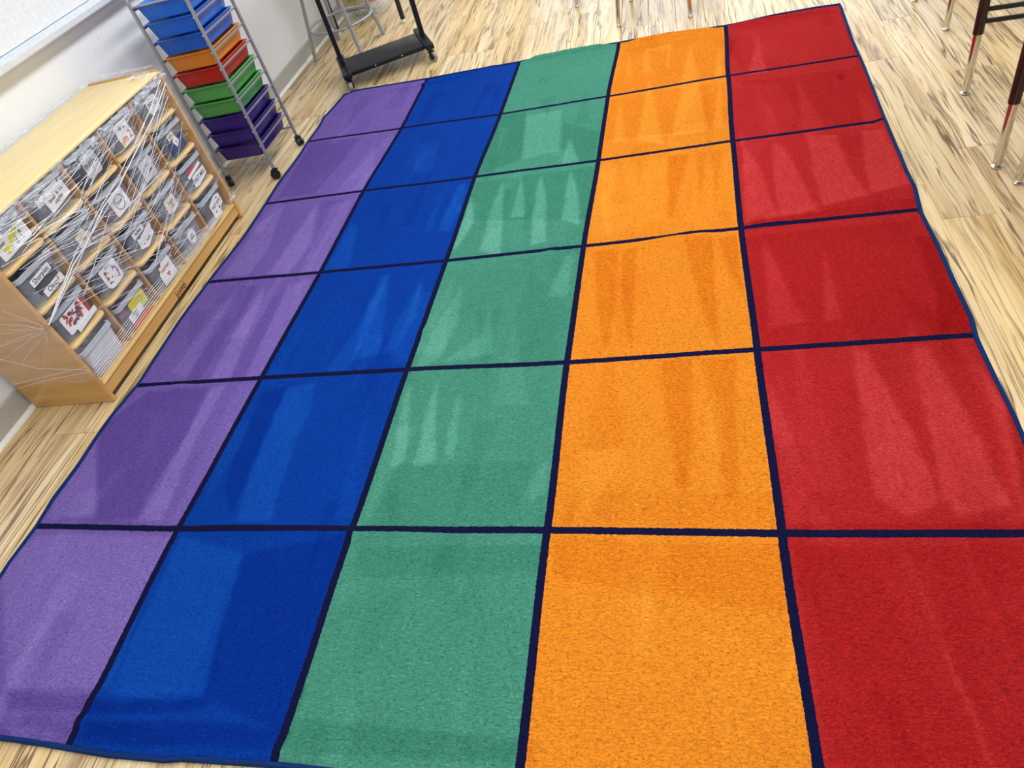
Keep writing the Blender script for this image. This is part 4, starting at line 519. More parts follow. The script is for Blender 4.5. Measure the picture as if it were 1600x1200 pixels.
# trays: one mesh set, copied
TW, TD, TT = .196, .31, .122
def tray_body():
    mb = MB(); rings = []
    def ring(w, d0, d1, z, r):
        return [(p[0], p[1], z) for p in rounded(-d0, -w/2, d1, w/2, r, 4)]
    t = .003
    seq = [ring(.170, .29, -.012, .0, .02), ring(.172, .292, -.010, .004, .02), ring(.186, .298, -.002, TT-.012, .02), ring(.186-2*t, .298-t, -.002-t, TT-.012, .018), ring(.172-2*t, .292-t, -.010-t, .007, .018)]
    n_ = len(seq[0]); vs = [v for s in seq for v in s]; fs = [tuple(range(n_))[::-1]]
    for j in range(len(seq)-1):
        for i in range(n_): fs.append((j*n_+i, j*n_+(i+1) % n_, (j+1)*n_+(i+1) % n_, (j+1)*n_+i))
    fs.append(tuple((len(seq)-1)*n_+i for i in range(n_)))
    return mb.add(vs, fs).mesh('body', M_tray, 40)
def tray_rim():
    o_ = rounded(-.305, -TW/2, .006, TW/2, .022, 4); i_ = rounded(-.294, -.092, -.006, .092, .018, 4); n_ = len(o_)
    vs = [(x, y, TT-.014) for x, y in o_]+[(x, y, TT-.001) for x, y in o_]+[(x, y, TT) for x, y in i_]+[(x, y, TT-.011) for x, y in i_]
    fs = []
    for j in range(4):
        for i in range(n_): fs.append((j*n_+i, j*n_+(i+1) % n_, ((j+1) % 4)*n_+(i+1) % n_, ((j+1) % 4)*n_+i))
    return MB().add(vs, fs).mesh('rim', M_rim, 40)
ME_body, ME_rim = tray_body(), tray_rim()
def lump(col, seed, w=.15, d=.24, h=.07):
    """loose contents heaped in a tray"""
    r_ = random.Random(seed); mb = MB(); m_ = plain('tray_contents', col, .7, grain=.5, gscale=50)
    for _ in range(34):
        a = r_.uniform(-.6, .6); L = r_.uniform(.05, .10)
        mb.box((-.06+r_.uniform(-.17, .02), r_.uniform(-w/2+.03, w/2-.03), .016+r_.uniform(0, h)), (L*.5, L*.7, r_.uniform(.01, .03)), M=Matrix.Rotation(a*.5, 3, 'Z') @ Matrix.Rotation(r_.uniform(-.5, .5), 3, 'X') @ Matrix.Rotation(r_.uniform(-.9, .9), 3, 'Y'))
    return mb.mesh('contents', m_)
SL = .0085/.106      # slope of the tray front
def front(y, z, off=.0008):
    """frame on the slanted tray front: local x -> along the front, y -> up"""
    zz = z-.004; x = -.010+.008*zz/(TT-.016)
    t = math.atan(.008/(TT-.016))
    return Matrix.Translation((x+off, y, z)) @ Matrix.Rotation(t, 4, 'Y') @ LETM(0, 0, 0)
def card(parent, mat, y, z, w, h, rot=0, pts=None, off=.0012, name='label_card'):
    m = front(y, z, off) @ Matrix.Rotation(rot, 4, 'Z')
    outline = pts or rounded(-w/2, -h/2, w/2, h/2, min(w, h)*.12, 3)
    return MB().slab(outline, -.0004, .0004, 0, M=m).build(name, mat, parent), front(y, z, off+.0007) @ Matrix.Rotation(rot, 4, 'Z')
def blob(mats, parent, m, items, name='drawing'):
    mb = MB()
    for (mi, x, y, w, h, a) in items:
        q = m @ Matrix.Translation((x, y, 0)) @ Matrix.Rotation(a, 4, 'Z')
        mb.slab([(w/2*math.cos(k*PI/4), h/2*math.sin(k*PI/4)) for k in range(8)], 0, .0003, 0, M=q, mat=mi)
    o = mb.build(name, mats, parent); o['kind'] = 'stuff'; return o
def ringmesh(parent, m, r, mat, t=.0012):
    return MB().tube([m @ Vector((r*math.cos(a*PI/12), r*math.sin(a*PI/12), .0004)) for a in range(24)], t, 4, closed=True).build('drawn_ring', mat, parent)
# (column, row from the top) -> label text, contents, decoration
def deco(k, t, c, r):
    rd = random.Random(c*7+r)
    if (c, r) == (0, 0):
        cd, m = card(t, M_paper, .01, .052, .15, .06, .05); lettering('H   A   R\nB   G   L', .02, M_ink, cd, m @ Matrix.Translation((.01, -.002, 0)))
        MB().slab([(-.03, -.028), (.045, .012), (.055, .03), (-.045, -.004)], 0, .0004, 0, M=m @ Matrix.Translation((-.01, .006, .0004))).build('yellow_shape', M_yel, cd)
        cd, m = card(t, M_paper, -.045, .075, .07, .05, .1, [(-.04, -.02), (.035, -.022), (.05, .0), (.03, .006), (.036, .026), (.014, .012), (.0, .034), (-.012, .012), (-.036, .02)], .0024); lettering('MIX\nindex', .02, M_ink, cd, m)
    elif (c, r) == (1, 0):
        cd, m = card(t, M_paper, .022, .058, .12, .055, .12); lettering('Small  R  I L\nstaples', .018, M_ink, cd, m)
        card(t, M_paper, -.01, .088, .13, .02, .12, off=.002)
    elif (c, r) == (2, 0):
        cd, m = card(t, M_gpaper, .0, .06, .085, .085, -.02); lettering('( )\nERASERS\nII', .02, M_ink, cd, m)
    elif (c, r) == (3, 0):
        cd, m = card(t, M_paper, -.002, .058, .09, .085, .05); lettering('m 2', .042, M_red, cd, m @ Matrix.Translation((.005, -.018, 0)))
        blob([M_yel, M_grey], cd, m, [(0, -.035, -.028, .022, .02, 0), (1, -.01, .022, .018, .016, 0), (1, .014, .02, .012, .02, .4)])
    elif (c, r) == (4, 0):
        cd, m = card(t, M_paper, -.005, .062, .085, .065, .0, rounded(-.042, -.032, .042, .032, .018, 4)); lettering('PENS', .03, M_ink, cd, m)
    elif (c, r) == (0, 1):
        cd, m = card(t, M_paper, -.0, .08, .105, .026, .06); lettering('Sharpies', .025, M_ink, cd, m)
        cd, m = card(t, M_caster, .005, .055, .11, .05, .05, off=.0008, name='dark_insert')
        cd, m = card(t, M_paper, .02, .026, .105, .026, .06); lettering('Okay?', .027, M_ink, cd, m)
    elif (c, r) == (1, 1):
        pts = [((.036+.007*math.cos(a*5*PI/15))*math.cos(a*PI/15), (.03+.005*math.cos(a*5*PI/15))*math.sin(a*PI/15)) for a in range(30)]
        cd, m = card(t, M_cream, .0, .058, 0, 0, 0, pts); lettering('Kit', .018, M_ink, cd, m)
    elif (c, r) == (2, 1):
        cd, m = card(t, M_paper, .006, .055, .1, .08, .08); ringmesh(cd, m, .028, M_ink); lettering('Easel', .018, M_ink, cd, m)
    elif (c, r) == (3, 1):
        cd, m = card(t, M_gpaper, -.002, .062, .09, .08, .0); lettering('Pen\nSet', .02, M_ink, cd, m @ Matrix.Translation((.012, 0, 0)))
    elif (c, r) == (4, 1):
        cd, m = card(t, M_blue, .0, .038, .125, .06, .04, off=.0006, name='navy_insert'); cd['label'] = 'navy blue folded insert'
        cd.data.materials[0] = plain('navy_cloth', (28, 44, 92), .7, grain=.4)
        cd, m = card(t, M_cream, -.018, .085, .05, .026, .08); lettering('LETs', .014, M_ink, cd, m)
        cd, m = card(t, M_paper, .0, .055, .034, .034, .5, off=.0018); lettering('x', .02, M_ink, cd, m)
    elif (c, r) == (0, 2):
        cd, m = card(t, M_paper, .0, .062, .13, .075, .05)
        blob([M_orange, M_red, M_maroon, M_ink], cd, m, [(rd.choice([0, 1, 2, 2]), rd.uniform(-.05, .045), rd.uniform(-.025, .03), rd.uniform(.012, .035), rd.uniform(.006, .016), rd.uniform(-1, 1)) for _ in range(26)])
        MB().box((0, 0, 0), (.012, .07, .0006)).build('red_strip', M_red, cd).matrix_local = m @ Matrix.Translation((.06, 0, .0003))
        card(t, M_paper, .03, .022, .12, .02, .08, off=.004, name='rolled_paper')
    elif (c, r) == (1, 2):
        cd, m = card(t, M_paper, .0, .058, .1, .088, .04, rounded(-.05, -.044, .05, .044, (.028, .02, .003, .003), 4))
        blob([M_red, M_blue, M_greenI, M_grey, M_yel], cd, m, [(rd.choice([0, 0, 1, 1, 2, 3, 3, 4]), rd.uniform(-.036, .036), rd.uniform(-.034, .026), rd.uniform(.006, .018), rd.uniform(.005, .012), rd.uniform(-1, 1)) for _ in range(22)])
        lettering('Mixed', .013, M_grey, cd, m @ Matrix.Translation((.0, .033, .0)))
    elif (c, r) == (2, 2):
        cd, m = card(t, M_paper, -.01, .088, .08, .026, .05, off=.0008); lettering('index', .02, M_ink, cd, m)
        cd, m = card(t, M_paper, .01, .05, .115, .05, .1, [(-.055, -.02), (-.01, -.038), (.055, -.02), (.056, .012), (.0, .0), (-.045, .022)]); lettering('x   cards', .015, M_ink, cd, m @ Matrix.Translation((0, -.014, 0)))
        card(t, M_paper, .022, .062, .1, .022, .18, [(-.05, -.01), (.04, -.011), (.052, .002), (.044, .012), (-.03, .008), (-.055, .0)], off=.003, name='paper_fold')
    elif (c, r) == (3, 2):
        cd, m = card(t, M_cream, .0, .056, .08, .062, .0, rounded(-.04, -.031, .04, .031, .012, 4)); lettering('Tape\nKit', .022, M_ink, cd, m)
    elif (c, r) == (4, 2):
        cd, m = card(t, M_paper, .016, .038, .12, .05, .05, [(-.06, -.022), (-.03, -.028), (.058, -.018), (.06, .02), (-.05, .024)]); lettering('FAST MIX', .026, M_ink, cd, m, squash=.9)
        card(t, M_paper, .0, .075, .12, .014, .12, off=.0022, name='paper_slip'); card(t, M_red, -.02, .083, .07, .02, .1, off=.0008, name='red_slip')
    elif (c, r) == (0, 3):
        pass
    elif (c, r) == (1, 3):
        cd, m = card(t, M_yel, .016, .072, .105, .06, .03); lettering('- - - - -\n- - - - -\n- - - -', .016, M_ink, cd, m, squash=1.3)
        cd, m = card(t, M_paper, -.022, .048, .09, .035, .05, off=.0026); lettering('I MAC\nJ JJS', .016, M_ink, cd, m @ Matrix.Translation((-.006, 0, 0)))
        MB().box((-.009, 0, .014), (.002, .14, .018)).build('orange_strip', M_orange, t)
    elif (c, r) == (2, 3):
        cd, m = card(t, M_paper, .0, .056, .1, .09, .03, [(-.05, -.045), (.05, -.045), (.05, .045), (-.01, .045), (-.02, .03), (-.036, .034), (-.038, .016), (-.05, .01)]); lettering('marker', .024, M_red, cd, m @ Matrix.Translation((0, .014, 0)))
        blob([M_red], cd, m, [(0, -.004, -.014, .012, .012, 0), (0, .007, -.014, .012, .012, 0), (0, .0015, -.021, .012, .014, .78)], 'heart')
    elif (c, r) == (3, 3):
        cd, m = card(t, M_paper, .0, .058, 0, 0, 0, [(.034*math.cos(a*PI/10), .034*math.sin(a*PI/10)) for a in range(20)]); ringmesh(cd, m, .030, M_ink, .0008); lettering('glue\nsticks', .015, M_ink, cd, m)
    elif (c, r) == (4, 3):
        cd, m = card(t, M_paper, .006, .055, .12, .08, .06, [(-.045, -.04), (-.01, -.042), (.06, -.016), (.058, .03), (.02, .04), (-.045, .025)]); lettering('FAST SETS', .022, M_ink, cd, m @ Matrix.Translation((.008, .002, 0)), squash=.85)
        blob([M_ink, M_grey], cd, m, [(0, -.015, -.024, .018, .008, .3), (1, .02, -.02, .02, .012, .2), (0, .03, .024, .016, .006, 0)])
TL = {
 (0, 0): 'storage tray with white card, yellow shape and scattered letters',
 (1, 0): 'storage tray with wide white handwritten card reading Small, top row',
 (2, 0): 'charcoal storage tray with square grey erasers card, top row',
 (3, 0): 'storage tray with white card bearing large red characters m 2',
 (4, 0): 'storage tray labelled PENS, top row at the far end of cabinet',
 (0, 1): 'storage tray with two white strips reading Sharpies and Okay?',
 (1, 1): 'storage tray with cream cloud-shaped label in second row',
 (2, 1): 'reddish storage tray with white card showing a drawn black circle',
 (3, 1): 'storage tray with plain light grey card reading Set, second row',
 (4, 1): 'storage tray with small cream tag above navy blue insert',
 (0, 2): 'storage tray with orange and maroon drawing above a rolled white paper',
 (1, 2): 'storage tray with white card of many small coloured drawings',
 (2, 2): 'dark storage tray with crumpled white index papers, third row',
 (3, 2): 'storage tray with small cream rounded Tape Kit label',
 (4, 2): 'storage tray with red and white slips over black lettering FAST',
 (0, 3): 'unlabelled frosted white storage tray on the bottom shelf by near end',
 (1, 3): 'storage tray with bright yellow lined paper and orange strip, bottom row',
 (2, 3): 'storage tray with white card reading marker and red heart',
 (3, 3): 'storage tray with round white ringed label, bottom row',
 (4, 3): 'storage tray with torn white paper of black letters, bottom row far end'}
TC = {(0, 0): (70, 74, 80), (1, 0): (130, 132, 138), (2, 0): (44, 52, 58), (3, 0): (74, 84, 86), (4, 0): (130, 134, 138), (0, 1): (86, 98, 108), (1, 1): (78, 100, 106),
      (2, 1): (158, 70, 74), (3, 1): (96, 102, 110), (4, 1): (60, 72, 100), (0, 2): (50, 52, 64), (1, 2): (96, 98, 106), (2, 2): (34, 36, 60), (3, 2): (110, 100, 120), (4, 2): (88, 100, 108),
      (0, 3): (206, 206, 208), (1, 3): (150, 90, 90), (2, 3): (96, 90, 96), (3, 3): (150, 154, 152), (4, 3): (78, 104, 112)}
M_char = see_through('charcoal_plastic', (52, 60, 66), .85, .3)
M_frost = see_through('frosted_plastic', (222, 222, 224), .8, .35)
for c in range(5):
    for r in range(4):
        yc = (DIV[c]+DIV[c+1])/2; z = ((.5695, .4095, .2495, .0855)[r])
        t = thing('storage_tray', TL[(c, r)], 'storage tray', (.346, yc, z), 0, 'translucent trays in the film-wrapped cabinet')
        for nm, me_ in (('body', ME_body), ('rim', ME_rim)):
            o = bpy.data.objects.new(nm, me_); COL.objects.link(o); o.parent = t
        if (c, r) == (0, 3):
            t.children[0].data = ME_body.copy(); t.children[0].data.materials[0] = M_frost
        if (c, r) == (2, 0):
            t.children[0].data = ME_body.copy(); t.children[0].data.materials[0] = M_char
        o = bpy.data.objects.new('contents', lump(TC[(c, r)], c*10+r)); COL.objects.link(o); o.parent = t; o['kind'] = 'stuff'
        deco((c, r), t, c, r)

# stretch film round the cabinet
fy0, fy1, fx = CY0-.004, CY1+.004, CF+.010
film = thing('stretch_film', 'clear crinkled plastic stretch film wrapped around the birch cabinet', 'plastic film', (fx, (fy0+fy1)/2, .12))
M_film = see_through('film', (232, 238, 246), (.01, .26), .16, (60, 7, 11), .8)
M_filmS = see_through('film_side', (236, 236, 236), (.10, .22), .2, (9, 20, 9), .6)
M_strand = see_through('film_strand', (240, 244, 250), .66, .2, None, .8)
M_crum = see_through('film_crumple', (232, 238, 248), (.12, .9), .12, (90, 16, 90), .9)
def rel(v): return (v[0]-fx, v[1]-(fy0+fy1)/2, v[2]-.12)
def sheet(fn, nu, nv, name, mat, smooth=60):
    vs = [rel(fn(i/(nu-1), j/(nv-1))) for j in range(nv) for i in range(nu)]
    return MB().add(vs, [(j*nu+i, j*nu+i+1, (j+1)*nu+i+1, (j+1)*nu+i) for j in range(nv-1) for i in range(nu-1)]).build(name, mat, film, smooth)
nz3 = lambda a, b, c: noise.noise(Vector((a, b, c)))
sheet(lambda u, v: (fx+.003*nz3(u*16+v*9, v*5, 1)+.0015*nz3(u*50, v*20, 3), fy0+(fy1-fy0)*u, .125+.58*v-.03*(1-v)*math.sin(u*5)**2), 90, 50, 'film_front', M_film)
sheet(lambda u, v: (CB+.002+(fx-CB)*u, fy0-.002+.0012*nz3(u*6, v*8, 2), .125+.035*nz3(u*3, 0, 5)*(1-v)+.6*v), 24, 36, 'film_side', M_filmS)
sheet(lambda u, v: (CB+.002+(fx-CB)*u, fy1+.002+.0012*nz3(u*6, v*8, 7), .14+.59*v), 24, 36, 'film_side', M_filmS)
def crumple(name, path, width, amp, n_=140, m_=9, seed=1, up=(0, 0, 1)):
    P = [Vector(p) for p in path]; L = [0]
    for a, b in zip(P, P[1:]): L.append(L[-1]+(b-a).length)
    U = Vector(up)
    def fn(u, v):
        d = u*L[-1]; k = 0
        while k < len(P)-2 and d > L[k+1]: k += 1
        f = (d-L[k])/(L[k+1]-L[k]); p = P[k].lerp(P[k+1], f); nn = (P[k+1]-P[k]).normalized().cross(U)
        w = width*(.75+.5*nz3(d*14, seed, 0))
        return p+U*((v-.5)*w)+nn*amp*(nz3(d*34+seed, v*2.6, seed)+.6*nz3(d*90, v*6, seed+5))+U*amp*.4*nz3(d*60, v*4, seed+9)
    return sheet(fn, n_, m_, name, M_crum, 25)
crumple('film_crumple', [(fx+.004, fy0, .700), (fx+.003, 1.6, .694), (fx+.004, 2.0, .688), (fx+.004, fy1, .70)], .042, .012, 220, 10, 1)
crumple('film_crumple', [(fx+.002, 1.2, .672), (fx+.002, 1.7, .664), (fx+.002, 2.2, .672)], .03, .008, 200, 7, 3)
crumple('film_crumple', [(CB+.012, fy0, .7285), (CB+.010, 1.75, .730), (CB+.012, fy1-.02, .7285)], .028, .010, 200, 7, 4, (1, 0, 0))
crumple('film_crumple', [(CB+.02, fy1-.012, .738), (.2, fy1-.010, .738), (CF, fy1-.012, .738)], .036, .006, 90, 7, 6, (0, 1, 0))
crumple('film_crumple', [(.25, 2.30, .728), (.33, 2.29, .726), (fx+.003, 2.285, .68)], .10, .010, 60, 10, 8, (0, 1, 0))
crumple('film_crumple', [(fx+.006, 2.30, .115), (fx+.008, fy1, .125)], .05, .012, 30, 8, 9)
crumple('film_crumple', [(CF-.01, fy0-.004, .700), (fx+.004, fy0+.01, .700), (fx+.004, fy0+.12, .695)], .03, .008, 40, 6, 11)
sm = MB()
for r_, pts in STRAND:
    sm.tube([rel((fx+.0045, y, z)) for y, z in pts], r_*.0011, 5)
for r_, pts in SIDE:
    sm.tube([rel((x, fy0-.0045, z)) for x, z in pts], r_*.0010, 5)
so = sm.build('film_strands', M_strand, film, 60); so['kind'] = 'stuff'; so['label'] = 'taut white strands of twisted film'

# ---------------- rainbow drawer cart ----------------
def caster(parent, x, y, z0=0, r=.024, w=.02, rz=0, tread=None, hub=None, name='caster', drop=.0):
    rt = Matrix.Rotation(rz, 3, 'Z')
    def tr(mb): mb.v = [tuple(rt @ Vector(v)+Vector((x, y, z0))) for v in mb.v]; return mb
    mb = MB()
    mb.lathe([(.008, r*2+.004), (.008, r*2+.026)], (0, 0, 0), 10)
    mb.box((0, 0, r*2+.004), (w*1.5, .03, .006))
    for s in (-1, 1): mb.box((s*(w*.62+.002), -.004, r*1.35), (.003, .022, r*1.4))
    c = tr(mb).build(name, M_caster, parent, 40)
    mb = MB()
    for s in ((-1, 1) if tread is None else (0,)):
        ww = w*.42 if tread is None else w*.5
        mb.lathe([(r*.5, -ww), (r*.93, -ww), (r, -ww*.6), (r, ww*.6), (r*.93, ww), (r*.5, ww)], (s*w*.5, -.006, r), 20, 'X')
        if tread is not None: mb.lathe([(r*.3, -ww*1.1), (r*.58, -ww*1.05), (r*.58, ww*1.05), (r*.3, ww*1.1)], (0, -.006, r), 16, 'X', mat=1)
    tr(mb).build('wheel', [tread or M_caster, hub or M_hub], c, 40)
    return c
ax0, ax1, ay0, ay1 = .130, .408, 2.700, 3.050
cart = thing('drawer_cart', 'silver rolling cart with ten rainbow coloured plastic drawers beside wrapped cabinet', 'drawer cart', ((ax0+ax1)/2, (ay0+ay1)/2, 0))
ccx, ccy = (ax0+ax1)/2, (ay0+ay1)/2
hx, hy = (ax1-ax0)/2, (ay1-ay0)/2
for s in (-1, 1):
    pts = [(s*hx, -hy, .058), (s*hx, -hy, .90)]
    for k in range(1, 7):
        a = PI/2*k/6; pts.append((s*hx, -hy+.035*(1-math.cos(a)), .90+.035*math.sin(a)))
    for k in range(0, 7):
        a = PI/2*k/6; pts.append((s*hx, hy-.035+.035*math.sin(a), .90+.035*math.cos(a)))
    pts.append((s*hx, hy, .058))
    MB().tube(pts, .0085, 12).build('side_frame', M_silver, cart, 50)
RZ = [.186+.0766*k for k in range(10)]
for s in (-1, 1):
    for z in RZ:
        MB().box((s*(hx-.001), 0, z), (.011, 2*hy-.012, .0035)).box((s*(hx-.006), 0, z-.004), (.002, 2*hy-.012, .009)).build('rung', M_silver, cart)
for y, z in ((-hy, .098), (hy, .104), (-hy, .884), (hy, .884)):
    MB().tube([(-hx+.006, y, z), (hx-.006, y, z)], .0055, 10).build('cross_bar', M_silver, cart, 50)
for sx in (-1, 1):
    for sy in (-1, 1): caster(cart, sx*hx, sy*hy, 0, .021, .018, (.5, -.3, .2, .9)[(sx > 0)+2*(sy > 0)])
bo_ = MB()
for sx in (1,):
    for z in RZ: bo_.lathe([(.0035, 0), (.003, .003)], (hx-.003, -hy-.0115, z-.004), 8, 'Y')
b_ = bo_.build('bolts', M_alu, cart); b_['kind'] = 'stuff'
DC = [(48, 22, 122), (50, 24, 126), (52, 26, 132), (84, 168, 84), (88, 174, 90), (196, 40, 32), (226, 140, 44), (22, 98, 206), (24, 104, 214), (28, 112, 222)]
DN = ['purple', 'purple', 'purple', 'green', 'green', 'red', 'orange', 'blue', 'blue', 'blue']
dm = {}
def drawer_mesh():
    seq = []; wt, wb_, d, h = .240, .214, .335, .069
    def rg(w, y0, y1, z, r=.008): return [(p[0], p[1], z) for p in rounded(-w/2, y0, w/2, y1, r, 3)]
    t = .002
    seq = [rg(wb_, -d/2+.014, d/2-.014, 0), rg(wt, -d/2+.003, d/2-.003, h-.004), rg(wt+.014, -d/2-.006, d/2+.004, h-.004, .012), rg(wt+.014, -d/2-.006, d/2+.004, h, .012), rg(wt-2*t, -d/2+.005, d/2-.005, h), rg(wb_-2*t, -d/2+.016, d/2-.016, t)]
    n_ = len(seq[0]); vs = [v for s in seq for v in s]; fs = [tuple(range(n_))[::-1]]
    for j in range(len(seq)-1):
        for i in range(n_): fs.append((j*n_+i, j*n_+(i+1) % n_, (j+1)*n_+(i+1) % n_, (j+1)*n_+i))
    fs.append(tuple((len(seq)-1)*n_+i for i in range(n_)))
    return MB().add(vs, fs)
for k, z in enumerate(RZ):
    if DC[k] not in dm:
        n = NT('drawer_plastic'); n.set(Base_Color=srgb(*DC[k]), Roughness=.28)
        n.p.inputs['Transmission Weight'].default_value = .0; n.p.inputs['Alpha'].default_value = .93
        n.p.inputs['Subsurface Weight'].default_value = 0
        dm[DC[k]] = drawer_mesh().mesh('drawer', n.m, 40)
    o = bpy.data.objects.new('drawer', dm[DC[k]]); COL.objects.link(o); o.parent = cart; o.location = (0, .0, z-.061); o['label'] = DN[k]+' plastic drawer'

# ---------------- black rolling stand ----------------
st_rz = math.atan2(.23, .49)
sx_, sy_ = .70, 3.94
stand = thing('rolling_stand', 'black metal rolling stand with low shelf and grey wheels, behind the rug', 'rolling stand', (sx_, sy_, 0), st_rz)
HWD, FL = .262, .19
for s in (-1, 1):
    MB().slab(rounded(s*HWD-.026, -FL-.01, s*HWD+.026, FL+.01, .006, 2), .078, .108, .003, 2).build('foot_rail', M_black, stand, 40)
    MB().slab(rounded(s*HWD-.014, -.028, s*HWD+.014, .028, .004, 2), .1082, 1.05, 0).build('upright', M_black, stand, 40)
    for t in (-1, 1): caster(stand, s*HWD, t*(FL-.02), 0, .029, .022, s*.5+.3, M_greyw, M_hub)
MB().slab(rounded(-HWD+.027, -.155, HWD-.027, .135, .004, 2), .076, .1, .003, 2).build('shelf', M_black, stand, 40)
MB().slab(rounded(-HWD-.03, -.24, HWD+.03, .24, .02, 4), 1.0505, 1.075, .004, 2).build('top_shelf', M_black, stand, 40)
for px in (-.08, .09): MB().lathe([(.004, 0), (.003, .002)], (px, -.1552, .09), 8, 'Y').build('screw', M_alu, stand)

# ---------------- stool ----------------
stc = (.275, 4.455)
stool = thing('metal_stool', 'grey metal stool with round foot ring by the wall behind black stand', 'stool', (*stc, 0))
for (fx_, fy_) in ((.051, 4.324), (.11, 4.68), (.486, 4.596), (.43, 4.235)):
    dx, dy = fx_-stc[0], fy_-stc[1]
    MB().tube([(dx, dy, .004), (dx*.5, dy*.5, .72)], .0125, 12).lathe([(.0135, .0), (.0135, .012)], (dx, dy, .0), 12).build('leg', M_silver, stool, 50)
MB().tube([(.218*math.cos(a*PI/20), .218*math.sin(a*PI/20), .185) for a in range(40)], .0085, 10, closed=True).build('foot_ring', M_silver, stool, 60)
MB().lathe([(.02, .72), (.165, .72), (.175, .728), (.175, .745), (.165, .755), (.02, .757)], (0, 0, 0), 32).build('seat', M_seat, stool, 40)

# ---------------- black legged table behind the stool ----------------
tb_ = thing('black_leg_table', 'small table on black metal legs with pale feet, standing behind the stool', 'table', (.343, 4.98, 0))
for (x, y, r) in ((.09, 4.774, .012), (.598, 4.757, .017), (.09, 5.47, .014), (.598, 5.47, .014)):
    lg = MB().tube([(x-.343, y-4.98, .028), (x-.343, y-4.98, .70)], r, 12).build('leg', M_brown if 0 else M_caster, tb_, 50)
    MB().lathe([(r*.8, 0), (r*1.05, .004), (r*1.02, .0275)], (x-.343, y-4.98, 0.0), 12).build('foot_cap', M_paper, lg, 50)
MB().slab(rounded(-.31, -.28, .31, .54, .03, 4), .7005, .725, .004, 2).build('table_top', M_desk, tb_, 40)

# ---------------- clear bag with printed cards ----------------
bag = thing('clear_bag', 'clear plastic bag of coloured printed cards on floor beside the wall, behind stool', 'bag', (.20, 5.17, 0))
M_bag = see_through('bag_plastic', (206, 208, 212), (.16, .8), .15, (9, 9, 7), .8)
bm_ = MB(); nu, nv = 40, 16; vs = []
for j in range(nv):
    v = j/(nv-1); z = .006+.36*v
    for i in range(nu):
        a = 2*PI*i/nu; ca, sa = math.cos(a), math.sin(a); q = 5
        rr_ = (abs(ca)**q+abs(sa)**q)**(-1/q)*(1-.18*v*v)*(.86+.14*min(1, v*6))
        rr_ *= 1+.05*nz3(ca*2.5, sa*2.5, v*5)
        vs.append((.19*rr_*ca, .165*rr_*sa, z))
bm_.add(vs, [(j*nu+i, j*nu+(i+1) % nu, (j+1)*nu+(i+1) % nu, (j+1)*nu+i) for j in range(nv-1) for i in range(nu)]+[tuple(range(nu))[::-1], tuple((nv-1)*nu+i for i in range(nu))])
bm_.build('bag_film', M_bag, bag, 60)
def poster(x, y, z, w, h, mat, rz, name='printed_card'):
    return MB().box((0, 0, 0), (w, .004, h)).build(name, mat, bag), Matrix.Translation((x, y, z)) @ Matrix.Rotation(rz, 4, 'Z')
YM = Matrix(((1, 0, 0, 0), (0, 0, -1, -.0026), (0, 1, 0, 0), (0, 0, 0, 1)))
for (x, y, z, w, h, mat, rz, txt, tm, sz) in (
        (-.055, -.105, .185, .175, .17, plain('yellow_card', (206, 180, 60), .6), .0, 'S J\nA o\nX S', M_ink, .05),
        (-.158, -.095, .20, .036, .08, plain('green_card', (120, 160, 100), .6), .05, '', None, 0),
        (-.158, -.098, .13, .036, .055, M_red, .05, '', None, 0),
        (.09, -.10, .15, .075, .11, plain('salmon_card', (222, 128, 108), .6), -.1, 'O', M_orange, .07),
        (-.035, -.112, .078, .22, .028, plain('dark_slate_card', (84, 86, 92), .6), .0, '', None, 0),
        (.01, -.118, .036, .20, .05, plain('pale_grey_card', (186, 184, 180), .6), .0, 'b o & S P', M_ink, .034)):
    o, m_ = poster(x, y, z, w, h, mat, rz); o.matrix_local = m_
    if txt: lettering(txt, sz, tm, o, YM)

# ---------------- chairs and desks, mostly above the frame ----------------
def glide(mb, x, y, r=.0145): mb.lathe([(r*.85, 0), (r*1.12, .003), (r*1.12, .008), (r*.6, .013), (r*.55, .02)], (x, y, 0), 16)
def chair(label, loc, rz, w=.20, d=.19):
    t = thing('classroom_chair', label, 'chair', (*loc, 0), rz, 'chairs along the back of the room')
    for sx in (-1, 1):
        for sy in (-1, 1):
            x, y = sx*w, sy*d
            lg = MB().tube([(x, y, .018), (x*.88, y*.86, .41)], .0125, 12).build('leg', M_chrome, t, 50)
            g_ = MB(); glide(g_, x, y, .0125); g_.build('glide', M_chrome, lg, 50)
    vs = []; nn = 9
    sh_ = MB()
    P_ = [(-.21+.42*i/(nn-1), -.2+.40*j/(nn-1)) for j in range(nn) for i in range(nn)]
    top_ = [(x, y, .432+.9*(x*x)*.25+.15*y*y) for x, y in P_]
    vs = top_+[(x, y, z-.008) for x, y, z in top_]; k = nn*nn
    fs = [(j*nn+i, j*nn+i+1, (j+1)*nn+i+1, (j+1)*nn+i) for j in range(nn-1) for i in range(nn-1)]
    fs += [tuple(q+k for q in f[::-1]) for f in fs]
    rim = [i for i in range(nn)]+[j*nn+nn-1 for j in range(1, nn)]+[(nn-1)*nn+i for i in range(nn-2, -1, -1)]+[j*nn for j in range(nn-2, 0, -1)]
    fs += [(rim[q], rim[(q+1) % len(rim)], rim[(q+1) % len(rim)]+k, rim[q]+k) for q in range(len(rim))]
    sh_.add(vs, fs).build('seat', M_seat, t, 60)
    MB().slab(rounded(-.2, .52, .2, .80, .05, 5), 0, .01, .003, 2, M=Matrix.Translation((0, .215, 0)) @ XZ).build('backrest', M_seat, t, 50)
    for sx in (-1, 1): MB().tube([(sx*w*.88, .17, .41), (sx*w*.88, .225, .5), (sx*w*.88, .228, .74)], .0105, 10).build('back_post', M_chrome, t, 50)
    return t
